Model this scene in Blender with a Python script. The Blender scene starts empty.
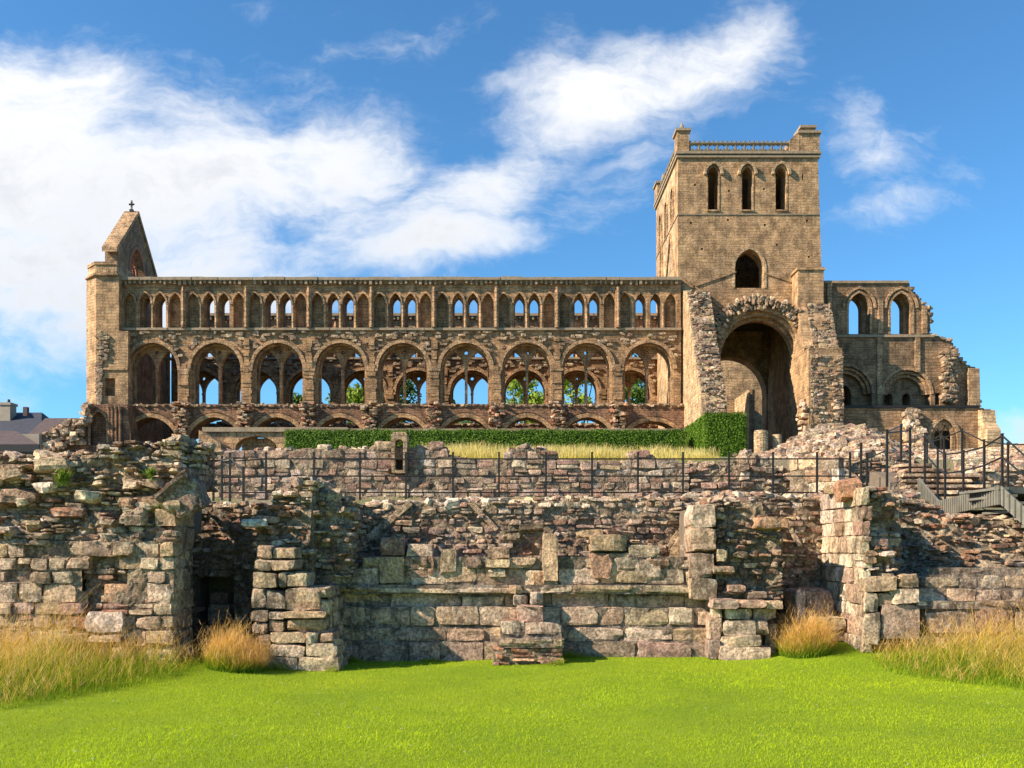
import bpy, bmesh, math, random
import numpy as np
from mathutils import Vector, Matrix
from mathutils.geometry import tessellate_polygon

rnd = random.Random(11)
rng = np.random.default_rng(11)
SC = bpy.context.scene
COL = SC.collection
F, EYE, HZ = 900.0, 1.65, 550.0          # focal length in pixels, eye height, horizon row


def X(px, Y): return (px - 512.0) * Y / F
def Z(py, Y): return EYE + (HZ - py) * Y / F
def W(pts, Y): return [(X(a, Y), Z(b, Y)) for a, b in pts]


def interp(pts):
    xs = [p[0] for p in pts]; zs = [p[1] for p in pts]
    return lambda x: float(np.interp(x, xs, zs))


# ------------------------------------------------------------------ noise
def _hash(i, j, k, s):
    h = (i * 374761393 + j * 668265263 + k * 2147483647 + s * 974711) & 0x7fffffff
    h = ((h ^ (h >> 13)) * 1274126177) & 0x7fffffff
    h = ((h ^ (h >> 16)) * 461845907) & 0x7fffffff
    return ((h ^ (h >> 15)) & 0xffff) / 32767.5 - 1.0


def vnoise(P, seed=0):
    P = np.asarray(P, float)
    I = np.floor(P).astype(np.int64); f = P - I; f = f * f * (3 - 2 * f)
    r = 0
    for a in (0, 1):
        wa = f[:, 0] if a else 1 - f[:, 0]
        for b in (0, 1):
            wb = f[:, 1] if b else 1 - f[:, 1]
            for c in (0, 1):
                wc = f[:, 2] if c else 1 - f[:, 2]
                r = r + wa * wb * wc * _hash(I[:, 0] + a, I[:, 1] + b, I[:, 2] + c, seed)
    return r


def n1(x, seed=0):
    return float(vnoise([[x, 3.7, 9.1]], seed)[0])


def n2(x, y, seed=0):
    return float(vnoise([[x, y, 5.3]], seed)[0])


# ------------------------------------------------------------------ mesh builder
class MB:
    def __init__(self):
        self.v = []; self.f3 = []; self.f4 = []; self.t = []; self.n = 0

    def add(self, V, tris=None, quads=None, tint=None):
        V = np.asarray(V, float).reshape(-1, 3)
        if tris is not None and len(tris): self.f3.append(np.asarray(tris, np.int64).reshape(-1, 3) + self.n)
        if quads is not None and len(quads): self.f4.append(np.asarray(quads, np.int64).reshape(-1, 4) + self.n)
        if tint is None: tint = (0.3, 0.25, 0.2)
        T = np.asarray(tint, float)
        if T.ndim == 1: T = np.tile(T, (len(V), 1))
        self.t.append(T); self.v.append(V); self.n += len(V)
        return self

    def box(self, x0, x1, y0, y1, z0, z1, tint=None, top=None):
        """box; TOP = (dx0, dx1, dy0, dy1) shrinks its upper face"""
        a = top or (0, 0, 0, 0)
        V = [(x0, y0, z0), (x1, y0, z0), (x1, y1, z0), (x0, y1, z0),
             (x0 + a[0], y0 + a[2], z1), (x1 - a[1], y0 + a[2], z1), (x1 - a[1], y1 - a[3], z1), (x0 + a[0], y1 - a[3], z1)]
        return self.add(V, quads=[(0, 3, 2, 1), (4, 5, 6, 7), (0, 1, 5, 4), (1, 2, 6, 5), (2, 3, 7, 6), (3, 0, 4, 7)], tint=tint)

    def tube(self, p, q, r, r2=None, n=8, tint=None):
        p = Vector(p); q = Vector(q); r2 = r if r2 is None else r2
        d = (q - p).normalized()
        a = d.orthogonal().normalized(); b = d.cross(a)
        V = []
        for c, rr in ((p, r), (q, r2)):
            for i in range(n):
                t = 2 * math.pi * i / n
                V.append(c + (a * math.cos(t) + b * math.sin(t)) * rr)
        Q = [(i, (i + 1) % n, n + (i + 1) % n, n + i) for i in range(n)]
        V += [p, q]
        T = [(2 * n, (i + 1) % n, i) for i in range(n)] + [(2 * n + 1, n + i, n + (i + 1) % n) for i in range(n)]
        return self.add([tuple(v) for v in V], tris=T, quads=Q, tint=tint)

    def plate(self, outer, holes, y0, y1, axis='y', tint=None):
        """outline with holes, in the x-z plane from y0 to y1 (axis 'y') or in the y-z plane from x0 to x1 (axis 'x')"""
        loops = [outer] + list(holes)
        tri = tessellate_polygon([[Vector((a, b, 0)) for a, b in l] for l in loops])
        flat = [p for l in loops for p in l]
        n = len(flat)
        if axis == 'y': V = [(a, y0, b) for a, b in flat] + [(a, y1, b) for a, b in flat]
        else: V = [(y0, a, b) for a, b in flat] + [(y1, a, b) for a, b in flat]
        T = []
        for a, b, c in tri:
            T.append((a, b, c)); T.append((c + n, b + n, a + n))
        Q = []; o = 0
        for l in loops:
            m = len(l)
            for i in range(m):
                j = (i + 1) % m
                Q.append((o + i, o + j, o + j + n, o + i + n))
            o += m
        return self.add(V, tris=T, quads=Q, tint=tint)

    def band(self, inner, outer, y0, y1, axis='y', tint=None):
        m = len(inner)
        def P(p, y): return (p[0], y, p[1]) if axis == 'y' else (y, p[0], p[1])
        V = [P(p, y0) for p in inner] + [P(p, y0) for p in outer] + [P(p, y1) for p in inner] + [P(p, y1) for p in outer]
        Q = []
        for i in range(m - 1):
            Q += [(i, i + 1, m + i + 1, m + i), (2 * m + i, 3 * m + i, 3 * m + i + 1, 2 * m + i + 1),
                  (i, 2 * m + i, 2 * m + i + 1, i + 1), (m + i, m + i + 1, 3 * m + i + 1, 3 * m + i)]
        Q += [(0, m, 3 * m, 2 * m), (m - 1, 3 * m - 1, 4 * m - 1, 2 * m - 1)]
        return self.add(V, quads=Q, tint=tint)

    def build(self, name, mat, parent=None, smooth=False, fix=False):
        me = bpy.data.meshes.new(name)
        V = np.concatenate(self.v); T = np.concatenate(self.t)
        f3 = np.concatenate(self.f3) if self.f3 else np.zeros((0, 3), np.int64)
        f4 = np.concatenate(self.f4) if self.f4 else np.zeros((0, 4), np.int64)
        me.vertices.add(len(V)); me.vertices.foreach_set('co', V.astype(np.float32).ravel())
        nl = f3.size + f4.size
        me.loops.add(nl); me.loops.foreach_set('vertex_index', np.concatenate([f3.ravel(), f4.ravel()]).astype(np.int32))
        npoly = len(f3) + len(f4)
        me.polygons.add(npoly)
        tot = np.concatenate([np.full(len(f3), 3), np.full(len(f4), 4)]).astype(np.int32)
        st = np.concatenate([[0], np.cumsum(tot)[:-1]]).astype(np.int32)
        me.polygons.foreach_set('loop_start', st); me.polygons.foreach_set('loop_total', tot)
        me.polygons.foreach_set('use_smooth', np.full(npoly, smooth))
        at = me.attributes.new('tint', 'FLOAT_COLOR', 'POINT')
        at.data.foreach_set('color', np.concatenate([T, np.ones((len(T), 1))], 1).astype(np.float32).ravel())
        me.update(calc_edges=True)
        if fix:
            bm = bmesh.new(); bm.from_mesh(me)
            bmesh.ops.remove_doubles(bm, verts=bm.verts, dist=0.0005)
            bmesh.ops.recalc_face_normals(bm, faces=bm.faces); bm.to_mesh(me); bm.free()
        me.materials.append(mat)
        o = bpy.data.objects.new(name, me); COL.objects.link(o)
        if parent is not None: attach(o, parent)
        return o


def attach(o, parent):
    o.parent = parent
    if parent.type == 'EMPTY':
        o.matrix_parent_inverse = Matrix.Translation(-parent.location)


def thing(name, label, cat, loc=(0, 0, 0), group=None):
    o = bpy.data.objects.new(name, None); COL.objects.link(o)
    o.location = loc; o.empty_display_size = 0.3
    return tag(o, label, cat, group)


def tag(o, label, cat, group=None):
    o['label'] = label; o['category'] = cat
    if len(label.split()) > 16: print('LONG', len(label.split()), label)
    if group: o['group'] = group
    return o


def kind(o, k):
    o['kind'] = k; return o


def dup_tree(o, shift, label=None):
    c = o.copy(); COL.objects.link(c); c.location = Vector(o.location) + Vector(shift)
    if label: c['label'] = label
    for ch in o.children:
        d = ch.copy(); COL.objects.link(d); d.parent = c; d.matrix_parent_inverse = ch.matrix_parent_inverse.copy()
        for g in ch.children:
            e = g.copy(); COL.objects.link(e); e.parent = d; e.matrix_parent_inverse = g.matrix_parent_inverse.copy()
    return c


# ------------------------------------------------------------------ materials
class NT:
    def __init__(self, tree): self.t = tree; self.L = tree.links
    def n(self, typ, ins=None, **kw):
        nd = self.t.nodes.new(typ)
        for k, v in kw.items(): setattr(nd, k, v)
        for k, v in (ins or {}).items(): self.set(nd.inputs[k], v)
        return nd
    def set(self, sock, v):
        if isinstance(v, bpy.types.NodeSocket): self.L.new(v, sock)
        elif isinstance(v, bpy.types.Node): self.L.new(v.outputs[0], sock)
        else: sock.default_value = v
    def m(self, op, a, b=0.0, c=0.0):
        nd = self.n('ShaderNodeMath', operation=op); self.set(nd.inputs[0], a); self.set(nd.inputs[1], b); self.set(nd.inputs[2], c)
        return nd.outputs[0]
    def ss(self, v, lo, hi, a=0.0, b=1.0):
        nd = self.n('ShaderNodeMapRange', interpolation_type='SMOOTHSTEP')
        for i, q in enumerate((v, lo, hi, a, b)): self.set(nd.inputs[i], q)
        return nd.outputs[0]
    def mix(self, f, a, b, blend='MIX'):
        nd = self.n('ShaderNodeMix', data_type='RGBA', blend_type=blend)
        self.set(nd.inputs[0], f); self.set(nd.inputs[6], a); self.set(nd.inputs[7], b)
        return nd.outputs[2]
    def noise(self, vec, scale, detail=4.0, rough=0.6, dist=0.0):
        nd = self.n('ShaderNodeTexNoise', {'Scale': scale, 'Detail': detail, 'Roughness': rough, 'Distortion': dist})
        self.set(nd.inputs['Vector'], vec)
        return nd.outputs[0]


def mat(name):
    m = bpy.data.materials.new(name); m.use_nodes = True
    g = NT(m.node_tree); b = m.node_tree.nodes['Principled BSDF']
    b.inputs['Roughness'].default_value = 0.92
    b.inputs['Specular IOR Level'].default_value = 0.25
    return m, g, b


def c4(c): return (c[0], c[1], c[2], 1.0)


def mat_stone(name='rubble_stone', lichen=0.5, dark=0.5, bump=0.02, fr=1.0):
    """weathered sandstone: the tint of each stone, grain, pits, lichen, rain stains and rust-red patches"""
    m, g, b = mat(name)
    co = g.n('ShaderNodeTexCoord').outputs['Object']
    tint = g.n('ShaderNodeAttribute', attribute_name='tint').outputs['Color']
    gray = lambda v: g.n('ShaderNodeCombineColor', {0: v, 1: v, 2: v}).outputs[0]
    a = g.noise(co, 6.0 * fr, 5, 0.65); d = g.noise(co, 24 * fr, 6, 0.75, 0.4); f = g.noise(co, 70 * fr, 4, 0.75); e = g.noise(co, 1.3 * fr, 4, 0.65)
    col = g.mix(1.0, tint, gray(g.m('MULTIPLY', g.ss(d, 0.36, 0.64, 0.62, 1.30), g.ss(a, 0.36, 0.64, 0.72, 1.25))), 'MULTIPLY')
    rf = g.m('MULTIPLY', g.ss(g.noise(co, 2.6 * fr, 4, 0.65), 0.54, 0.64), 0.34)
    col = g.mix(rf, col, g.mix(1.0, (0.34, 0.175, 0.115, 1), gray(g.ss(d, 0.36, 0.64, 0.6, 1.2)), 'MULTIPLY'))
    st = g.n('ShaderNodeMapping', {'Vector': co, 'Scale': (1.0, 1.0, 0.35)}).outputs[0]
    df = g.m('MULTIPLY', g.ss(g.m('ADD', g.m('MULTIPLY', e, 0.45), g.m('MULTIPLY', g.noise(st, 7 * fr, 6, 0.75), 0.55)), 0.50, 0.60), dark)
    col = g.mix(df, col, (0.075, 0.058, 0.046, 1))
    lf = g.m('MULTIPLY', g.ss(g.m('ADD', g.m('MULTIPLY', g.noise(co, 13 * fr, 6, 0.7, 0.6), 0.75), g.m('MULTIPLY', e, 0.25)), 0.545, 0.60), lichen)
    col = g.mix(lf, col, (0.58, 0.51, 0.40, 1))
    pf = g.ss(g.noise(co, 42 * fr, 3, 0.6), 0.60, 0.70, 1.0, 0.45)
    col = g.mix(1.0, col, gray(pf), 'MULTIPLY')
    g.set(b.inputs['Base Color'], col)
    h = g.m('ADD', g.m('MULTIPLY', a, 1.0), g.m('ADD', g.m('MULTIPLY', d, 1.0), g.m('ADD', g.m('MULTIPLY', f, 0.4), g.m('MULTIPLY', pf, 0.25))))
    g.set(b.inputs['Normal'], g.n('ShaderNodeBump', {'Strength': 1.0, 'Distance': bump, 'Height': h}).outputs[0])
    return m


def mat_masonry(name, c1, c2, mortar, bw=0.62, bh=0.30, stain=(0.08, 0.065, 0.05), stainf=0.6, red=0.3, pale=0.25, bump=0.05, seed=0.0):
    """coursed stone: joints, block to block change of tone, stains, red sandstone patches and lichen"""
    m, g, b = mat(name)
    co = g.n('ShaderNodeTexCoord').outputs['Object']
    s = g.n('ShaderNodeSeparateXYZ', {0: co})
    u = g.m('ADD', g.m('ADD', s.outputs[0], s.outputs[1]), seed)
    wob = g.noise(co, 0.8, 3, 0.6)
    wob2 = g.noise(co, 3.0, 2, 0.5)
    vec = g.n('ShaderNodeCombineXYZ', {0: g.m('ADD', u, g.m('MULTIPLY', wob2, 0.22)), 1: g.m('ADD', s.outputs[2], g.m('ADD', g.m('MULTIPLY', wob, 0.25), g.m('MULTIPLY', wob2, 0.16)))}).outputs[0]
    br = g.n('ShaderNodeTexBrick', {'Vector': vec, 'Color1': c4(c1), 'Color2': c4(c2), 'Mortar': c4(mortar), 'Scale': 1.0, 'Mortar Size': 0.022,
                                    'Mortar Smooth': 0.4, 'Bias': 0.0, 'Brick Width': bw, 'Row Height': bh}, offset=0.5, squash=1.4, squash_frequency=3)
    br2 = g.n('ShaderNodeTexBrick', {'Vector': vec, 'Color1': (0.74, 0.74, 0.74, 1), 'Color2': (1.2, 1.17, 1.12, 1), 'Mortar': (0.9, 0.9, 0.9, 1), 'Scale': 1.0, 'Mortar Size': 0.0,
                                     'Brick Width': bw, 'Row Height': bh, 'Bias': 0.1}, offset=0.5, squash=1.4, squash_frequency=3)
    br3 = g.n('ShaderNodeTexBrick', {'Vector': vec, 'Color1': c4([q * 0.78 for q in c1]), 'Color2': c4([q * 1.25 for q in c2]), 'Mortar': c4(mortar), 'Scale': 1.0, 'Mortar Size': 0.02,
                                     'Mortar Smooth': 0.5, 'Brick Width': bw * 0.62, 'Row Height': bh * 0.66, 'Bias': 0.0}, offset=0.37, squash=0.7, squash_frequency=2)
    sel = g.ss(g.noise(co, 0.55, 4, 0.65), 0.46, 0.54)
    col = g.mix(sel, g.mix(1.0, br.outputs[0], br2.outputs[0], 'MULTIPLY'), br3.outputs[0])
    a = g.noise(co, 0.45, 5, 0.65); d = g.noise(co, 2.6, 6, 0.7); f = g.noise(co, 11.0, 5, 0.75)
    st = g.n('ShaderNodeMapping', {'Vector': co, 'Scale': (1.3, 1.3, 0.16)}).outputs[0]
    sk = g.noise(st, 1.4, 5, 0.7)
    rf = g.m('MULTIPLY', g.ss(g.noise(co, 0.33, 4, 0.6), 0.50, 0.66), red)
    col = g.mix(rf, col, (0.27, 0.13, 0.085, 1))
    pf = g.m('MULTIPLY', g.ss(g.m('ADD', g.m('MULTIPLY', d, 0.6), g.m('MULTIPLY', f, 0.4)), 0.52, 0.64), pale)
    col = g.mix(pf, col, (0.50, 0.44, 0.33, 1))
    sf = g.m('MULTIPLY', g.ss(g.m('ADD', g.m('MULTIPLY', sk, 0.55), g.m('ADD', g.m('MULTIPLY', a, 0.25), g.m('MULTIPLY', d, 0.2))), 0.48, 0.64), stainf)
    col = g.mix(sf, col, c4(stain))
    v = g.m('MULTIPLY_ADD', g.m('ADD', f, d), 0.85, 0.15)
    col = g.mix(1.0, col, g.n('ShaderNodeCombineColor', {0: v, 1: v, 2: v}).outputs[0], 'MULTIPLY')
    mc = g.noise(co, 1.5, 6, 0.75)
    kc = g.ss(mc, 0.34, 0.66, 0.55, 1.35)
    col = g.mix(1.0, col, g.n('ShaderNodeCombineColor', {0: kc, 1: kc, 2: kc}).outputs[0], 'MULTIPLY')
    g.set(b.inputs['Base Color'], col)
    h = g.m('ADD', g.m('MULTIPLY', g.m('ADD', br.outputs['Fac'], g.m('MULTIPLY', br3.outputs['Fac'], sel)), -0.45), g.m('ADD', g.m('MULTIPLY', f, 0.55), g.m('MULTIPLY', d, 0.9)))
    bp = g.n('ShaderNodeBump', {'Strength': 1.0, 'Distance': bump, 'Height': h})
    g.set(b.inputs['Normal'], bp.outputs[0])
    return m


def mat_flat(name, col, rough=0.7, metal=0.0, var=0.3, scale=6.0, bump=0.01, spec=0.3):
    m, g, b = mat(name)
    co = g.n('ShaderNodeTexCoord').outputs['Object']
    a = g.noise(co, scale, 6, 0.65)
    v = g.m('MULTIPLY_ADD', a, 2 * var, 1 - var)
    g.set(b.inputs['Base Color'], g.mix(1.0, c4(col), g.n('ShaderNodeCombineColor', {0: v, 1: v, 2: v}).outputs[0], 'MULTIPLY'))
    b.inputs['Roughness'].default_value = rough; b.inputs['Metallic'].default_value = metal
    b.inputs['Specular IOR Level'].default_value = spec
    if bump: g.set(b.inputs['Normal'], g.n('ShaderNodeBump', {'Strength': 0.8, 'Distance': bump, 'Height': a}).outputs[0])
    return m


def mat_leaf(name, trans=0.35, rough=0.6, gain=1.0):
    """thin leaves and blades, coloured by the tint of each"""
    m = bpy.data.materials.new(name); m.use_nodes = True
    g = NT(m.node_tree); b = m.node_tree.nodes['Principled BSDF']
    tint = g.n('ShaderNodeAttribute', attribute_name='tint').outputs['Color']
    g.set(b.inputs['Base Color'], tint); b.inputs['Roughness'].default_value = rough; b.inputs['Specular IOR Level'].default_value = 0.2
    tr = g.n('ShaderNodeBsdfTranslucent', {'Color': tint})
    mx = g.n('ShaderNodeMixShader', {0: trans, 1: b.outputs[0], 2: tr.outputs[0]})
    g.set(m.node_tree.nodes['Material Output'].inputs[0], mx.outputs[0])
    return m


M = {}
M['stone'] = mat_stone(bump=0.04, lichen=0.55, dark=0.7)
M['stone_far'] = mat_stone('weathered_rubble', lichen=0.35, dark=0.45, bump=0.05, fr=0.35)
M['core'] = mat_flat('rubble_core', (0.15, 0.115, 0.085), 0.95, var=0.5, scale=4.0, bump=0.05)
M['nave'] = mat_masonry('nave_sandstone', (0.504, 0.297, 0.150), (0.336, 0.198, 0.103), (0.269, 0.163, 0.090), 0.50, 0.22, red=0.30, stainf=0.70)
M['arcade'] = mat_masonry('red_sandstone_rubble', (0.347, 0.183, 0.107), (0.224, 0.119, 0.073), (0.157, 0.094, 0.060), 0.42, 0.17, red=0.7, stainf=0.7, bump=0.10)
M['tower'] = mat_masonry('tower_sandstone', (0.504, 0.312, 0.163), (0.381, 0.233, 0.125), (0.314, 0.198, 0.112), 0.52, 0.215, red=0.12, stainf=0.55, pale=0.3)
M['choir'] = mat_masonry('choir_sandstone', (0.392, 0.238, 0.129), (0.258, 0.158, 0.090), (0.174, 0.114, 0.069), 0.52, 0.22, red=0.25, stainf=0.7, pale=0.15)
M['trim'] = mat_masonry('moulded_stone', (0.515, 0.317, 0.172), (0.381, 0.233, 0.129), (0.213, 0.139, 0.082), 0.40, 0.33, red=0.1, stainf=0.55, pale=0.25, bump=0.05)
M['dressed'] = mat_masonry('pale_dressed_and_sunlit_stone', (0.560, 0.396, 0.232), (0.448, 0.307, 0.181), (0.302, 0.198, 0.120), 0.52, 0.24, red=0.15, stainf=0.35, pale=0.35, bump=0.06)
M['coping'] = mat_flat('coping_stone', (0.29, 0.22, 0.15), 0.95, var=0.55, scale=3.0, bump=0.04)
M['parapet'] = mat_flat('lichened_parapet', (0.17, 0.135, 0.085), 0.95, var=0.6, scale=5.0, bump=0.03)
M['lead'] = mat_flat('lead_flashing', (0.22, 0.22, 0.22), 0.6, var=0.3, bump=0.01)
M['iron'] = mat_flat('black_iron', (0.018, 0.017, 0.017), 0.5, var=0.4, scale=20, bump=0.002)
M['steel'] = mat_flat('weathered_steel', (0.15, 0.14, 0.115), 0.7, 0.0, var=0.7, scale=3.0, bump=0.004)
M['slate'] = mat_flat('roof_slate', (0.04, 0.043, 0.06), 0.7, var=0.5, scale=2.5, bump=0.05)
M['redtile'] = mat_flat('brown_roof_slate', (0.085, 0.06, 0.058), 0.8, var=0.5, scale=2.5, bump=0.05)
M['render'] = mat_flat('house_wall', (0.34, 0.28, 0.22), 0.9, var=0.25, scale=2.0)
M['leaf'] = mat_leaf('leaves', 0.35)
M['blade'] = mat_leaf('grass_blades', 0.45)
M['needle'] = mat_leaf('hedge_leaves', 0.15)
M['bark'] = mat_flat('bark', (0.12, 0.09, 0.065), 0.95, var=0.5, scale=3)
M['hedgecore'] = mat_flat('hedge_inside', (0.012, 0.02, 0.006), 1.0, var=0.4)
M['glass'] = mat_flat('red_sandstone_tracery', (0.30, 0.12, 0.075), 0.9, var=0.5, scale=4)

# ------------------------------------------------------------------ stones
PAL = {
    'rubble': [(0.34, 0.28, 0.21), (0.42, 0.37, 0.29), (0.28, 0.20, 0.15), (0.22, 0.14, 0.10), (0.19, 0.15, 0.115), (0.38, 0.30, 0.21), (0.34, 0.30, 0.25)],
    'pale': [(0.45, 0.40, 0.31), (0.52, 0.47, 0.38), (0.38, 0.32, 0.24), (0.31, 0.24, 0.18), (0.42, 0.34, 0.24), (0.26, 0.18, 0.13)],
    'dark': [(0.25, 0.20, 0.155), (0.17, 0.13, 0.10), (0.20, 0.125, 0.09), (0.31, 0.26, 0.20), (0.14, 0.11, 0.085), (0.27, 0.19, 0.145)],
    'ashlar': [(0.36, 0.295, 0.215), (0.40, 0.335, 0.245), (0.31, 0.235, 0.17), (0.41, 0.355, 0.27), (0.35, 0.275, 0.19)],
    'pink': [(0.34, 0.26, 0.205), (0.31, 0.22, 0.175), (0.37, 0.31, 0.25), (0.29, 0.23, 0.18), (0.39, 0.34, 0.27), (0.25, 0.165, 0.125)],
    'red': [(0.33, 0.19, 0.125), (0.28, 0.15, 0.10), (0.38, 0.25, 0.16), (0.22, 0.13, 0.09)],
    'tan': [(0.44, 0.35, 0.245), (0.38, 0.29, 0.20), (0.49, 0.415, 0.305), (0.32, 0.235, 0.165)],
    'far': [(0.31, 0.245, 0.165), (0.26, 0.20, 0.135), (0.18, 0.14, 0.095), (0.38, 0.32, 0.225), (0.23, 0.165, 0.11)],
}


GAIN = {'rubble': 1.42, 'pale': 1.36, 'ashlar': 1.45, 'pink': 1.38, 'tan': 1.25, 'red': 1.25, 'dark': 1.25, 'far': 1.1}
def pick(p):
    c = rnd.choice(PAL[p]); k = rnd.uniform(0.80, 1.16) * GAIN[p]
    return (c[0] * k * 1.07, c[1] * k * rnd.uniform(0.90, 0.965), c[2] * k * rnd.uniform(0.79, 0.93))


_tpl = {}
def template(k):
    if k in _tpl: return _tpl[k]
    key = {}; V = []; Q = []
    def vid(p):
        q = tuple(round(x, 5) for x in p)
        if q not in key: key[q] = len(V); V.append(p)
        return key[q]
    for ax in range(3):
        for s in (-1, 1):
            for i in range(k):
                for j in range(k):
                    c = []
                    for a, b in ((i, j), (i + 1, j), (i + 1, j + 1), (i, j + 1)):
                        w_ = lambda t: math.copysign(1 - (1 - abs(t)) ** 1.5, t)
                        p = [0, 0, 0]; p[ax] = s; p[(ax + 1) % 3] = w_(-1 + 2 * a / k); p[(ax + 2) % 3] = w_(-1 + 2 * b / k)
                        c.append(vid(tuple(p)))
                    Q.append(c if s > 0 else c[::-1])
    _tpl[k] = (np.array(V, float), np.array(Q, np.int64))
    return _tpl[k]


class Stones:
    """collects rough stones (centre, half sizes, roundness, turn) and turns them into one wall skin"""
    def __init__(self): self.r = []; self.mo = []

    def put(self, c, h, e=6.0, rz=0.0, ry=0.0, rx=0.0, tint=None, rough=0.10, frame=None):
        self.r.append((c, h, e, rz, ry, rx, tint or pick('rubble'), max(rough, 0.075) if e < 12 else rough, frame)); return self

    def into(self, mb, k=3, seed=0):
        for V_, Q_, T_ in self.mo: mb.add(V_, quads=Q_, tint=T_)
        if not self.r: return mb
        P, Q = template(k); n = len(self.r); nv = len(P)
        C = np.array([r[0] for r in self.r], float); H = np.array([r[1] for r in self.r], float)
        E = np.array([r[2] for r in self.r], float)[:, None]; A = np.array([[r[3], r[4], r[5]] for r in self.r], float)
        T = np.array([r[6] for r in self.r], float); R = np.array([r[7] for r in self.r], float)
        B = np.tile(P[None], (n, 1, 1))
        g = np.random.default_rng(seed + 5)
        sk = g.uniform(-1, 1, (n, 6)) * np.clip(R, 0, 0.25)[:, None]
        x, y, z = B[..., 0].copy(), B[..., 1].copy(), B[..., 2].copy()
        B[..., 0] += sk[:, 0:1] * z * 0.8 + sk[:, 1:2] * x * z; B[..., 2] += sk[:, 2:3] * x * 0.8 + sk[:, 3:4] * x * z * 0.6; B[..., 1] += sk[:, 4:5] * x + sk[:, 5:6] * z
        for c_ in range(7):                       # broken corners: each stone is cut by a few chance planes
            nn = g.normal(0, 1, (n, 3)); nn /= np.linalg.norm(nn, axis=1)[:, None]
            reach = np.abs(nn).sum(1)
            d_ = reach * (1 - g.uniform(0.0, 1.0, n) * np.clip(R * 3.2, 0.06, 0.48))
            ex = (B * nn[:, None, :]).sum(2) - d_[:, None]
            B = B - np.clip(ex, 0, None)[:, :, None] * nn[:, None, :]
        D = B * H[:, None, :]
        hmin = H.min(1)[:, None]
        rr = hmin * np.clip(1.6 / E - 0.06, 0.04, 0.6)
        inn = np.clip(D, -(H - rr)[:, None, :], (H - rr)[:, None, :])
        dv_ = D - inn; ln = np.linalg.norm(dv_, axis=2, keepdims=True)
        D = inn + dv_ / np.maximum(ln, 1e-6) * np.minimum(ln, rr[:, None, :])
        off = g.uniform(-50, 50, (n, 1, 3))
        flat = (B * 1.5 + off).reshape(-1, 3)
        flat2 = (B * 3.6 + off * 1.7).reshape(-1, 3)
        hm = np.minimum(H.min(1), 0.16)[:, None]
        for ax in range(3):
            dn = (vnoise(flat, seed + ax) * 0.6 + vnoise(flat2, seed + ax + 7) * 0.6).reshape(n, nv)
            D[..., ax] += dn * R[:, None] * hm * 1.9
        for ax, (i, j) in ((0, (0, 1)), (1, (0, 2)), (2, (1, 2))):
            c, sn = np.cos(A[:, ax])[:, None], np.sin(A[:, ax])[:, None]
            a, b = D[..., i].copy(), D[..., j].copy()
            D[..., i] = a * c - b * sn; D[..., j] = a * sn + b * c
        G = D + C[:, None, :]
        fr = self.r[0][8]
        if fr is not None:
            O, U, Vn = [np.array(q, float) for q in fr]
            G = O + G[..., 0:1] * U + G[..., 1:2] * Vn + G[..., 2:3] * np.array([0, 0, 1.0])
        Q2 = (Q[None] + (np.arange(n) * nv)[:, None, None]).reshape(-1, 4)
        mb.add(G.reshape(-1, 3), quads=Q2, tint=np.repeat(T, nv, 0))
        return mb


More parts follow.
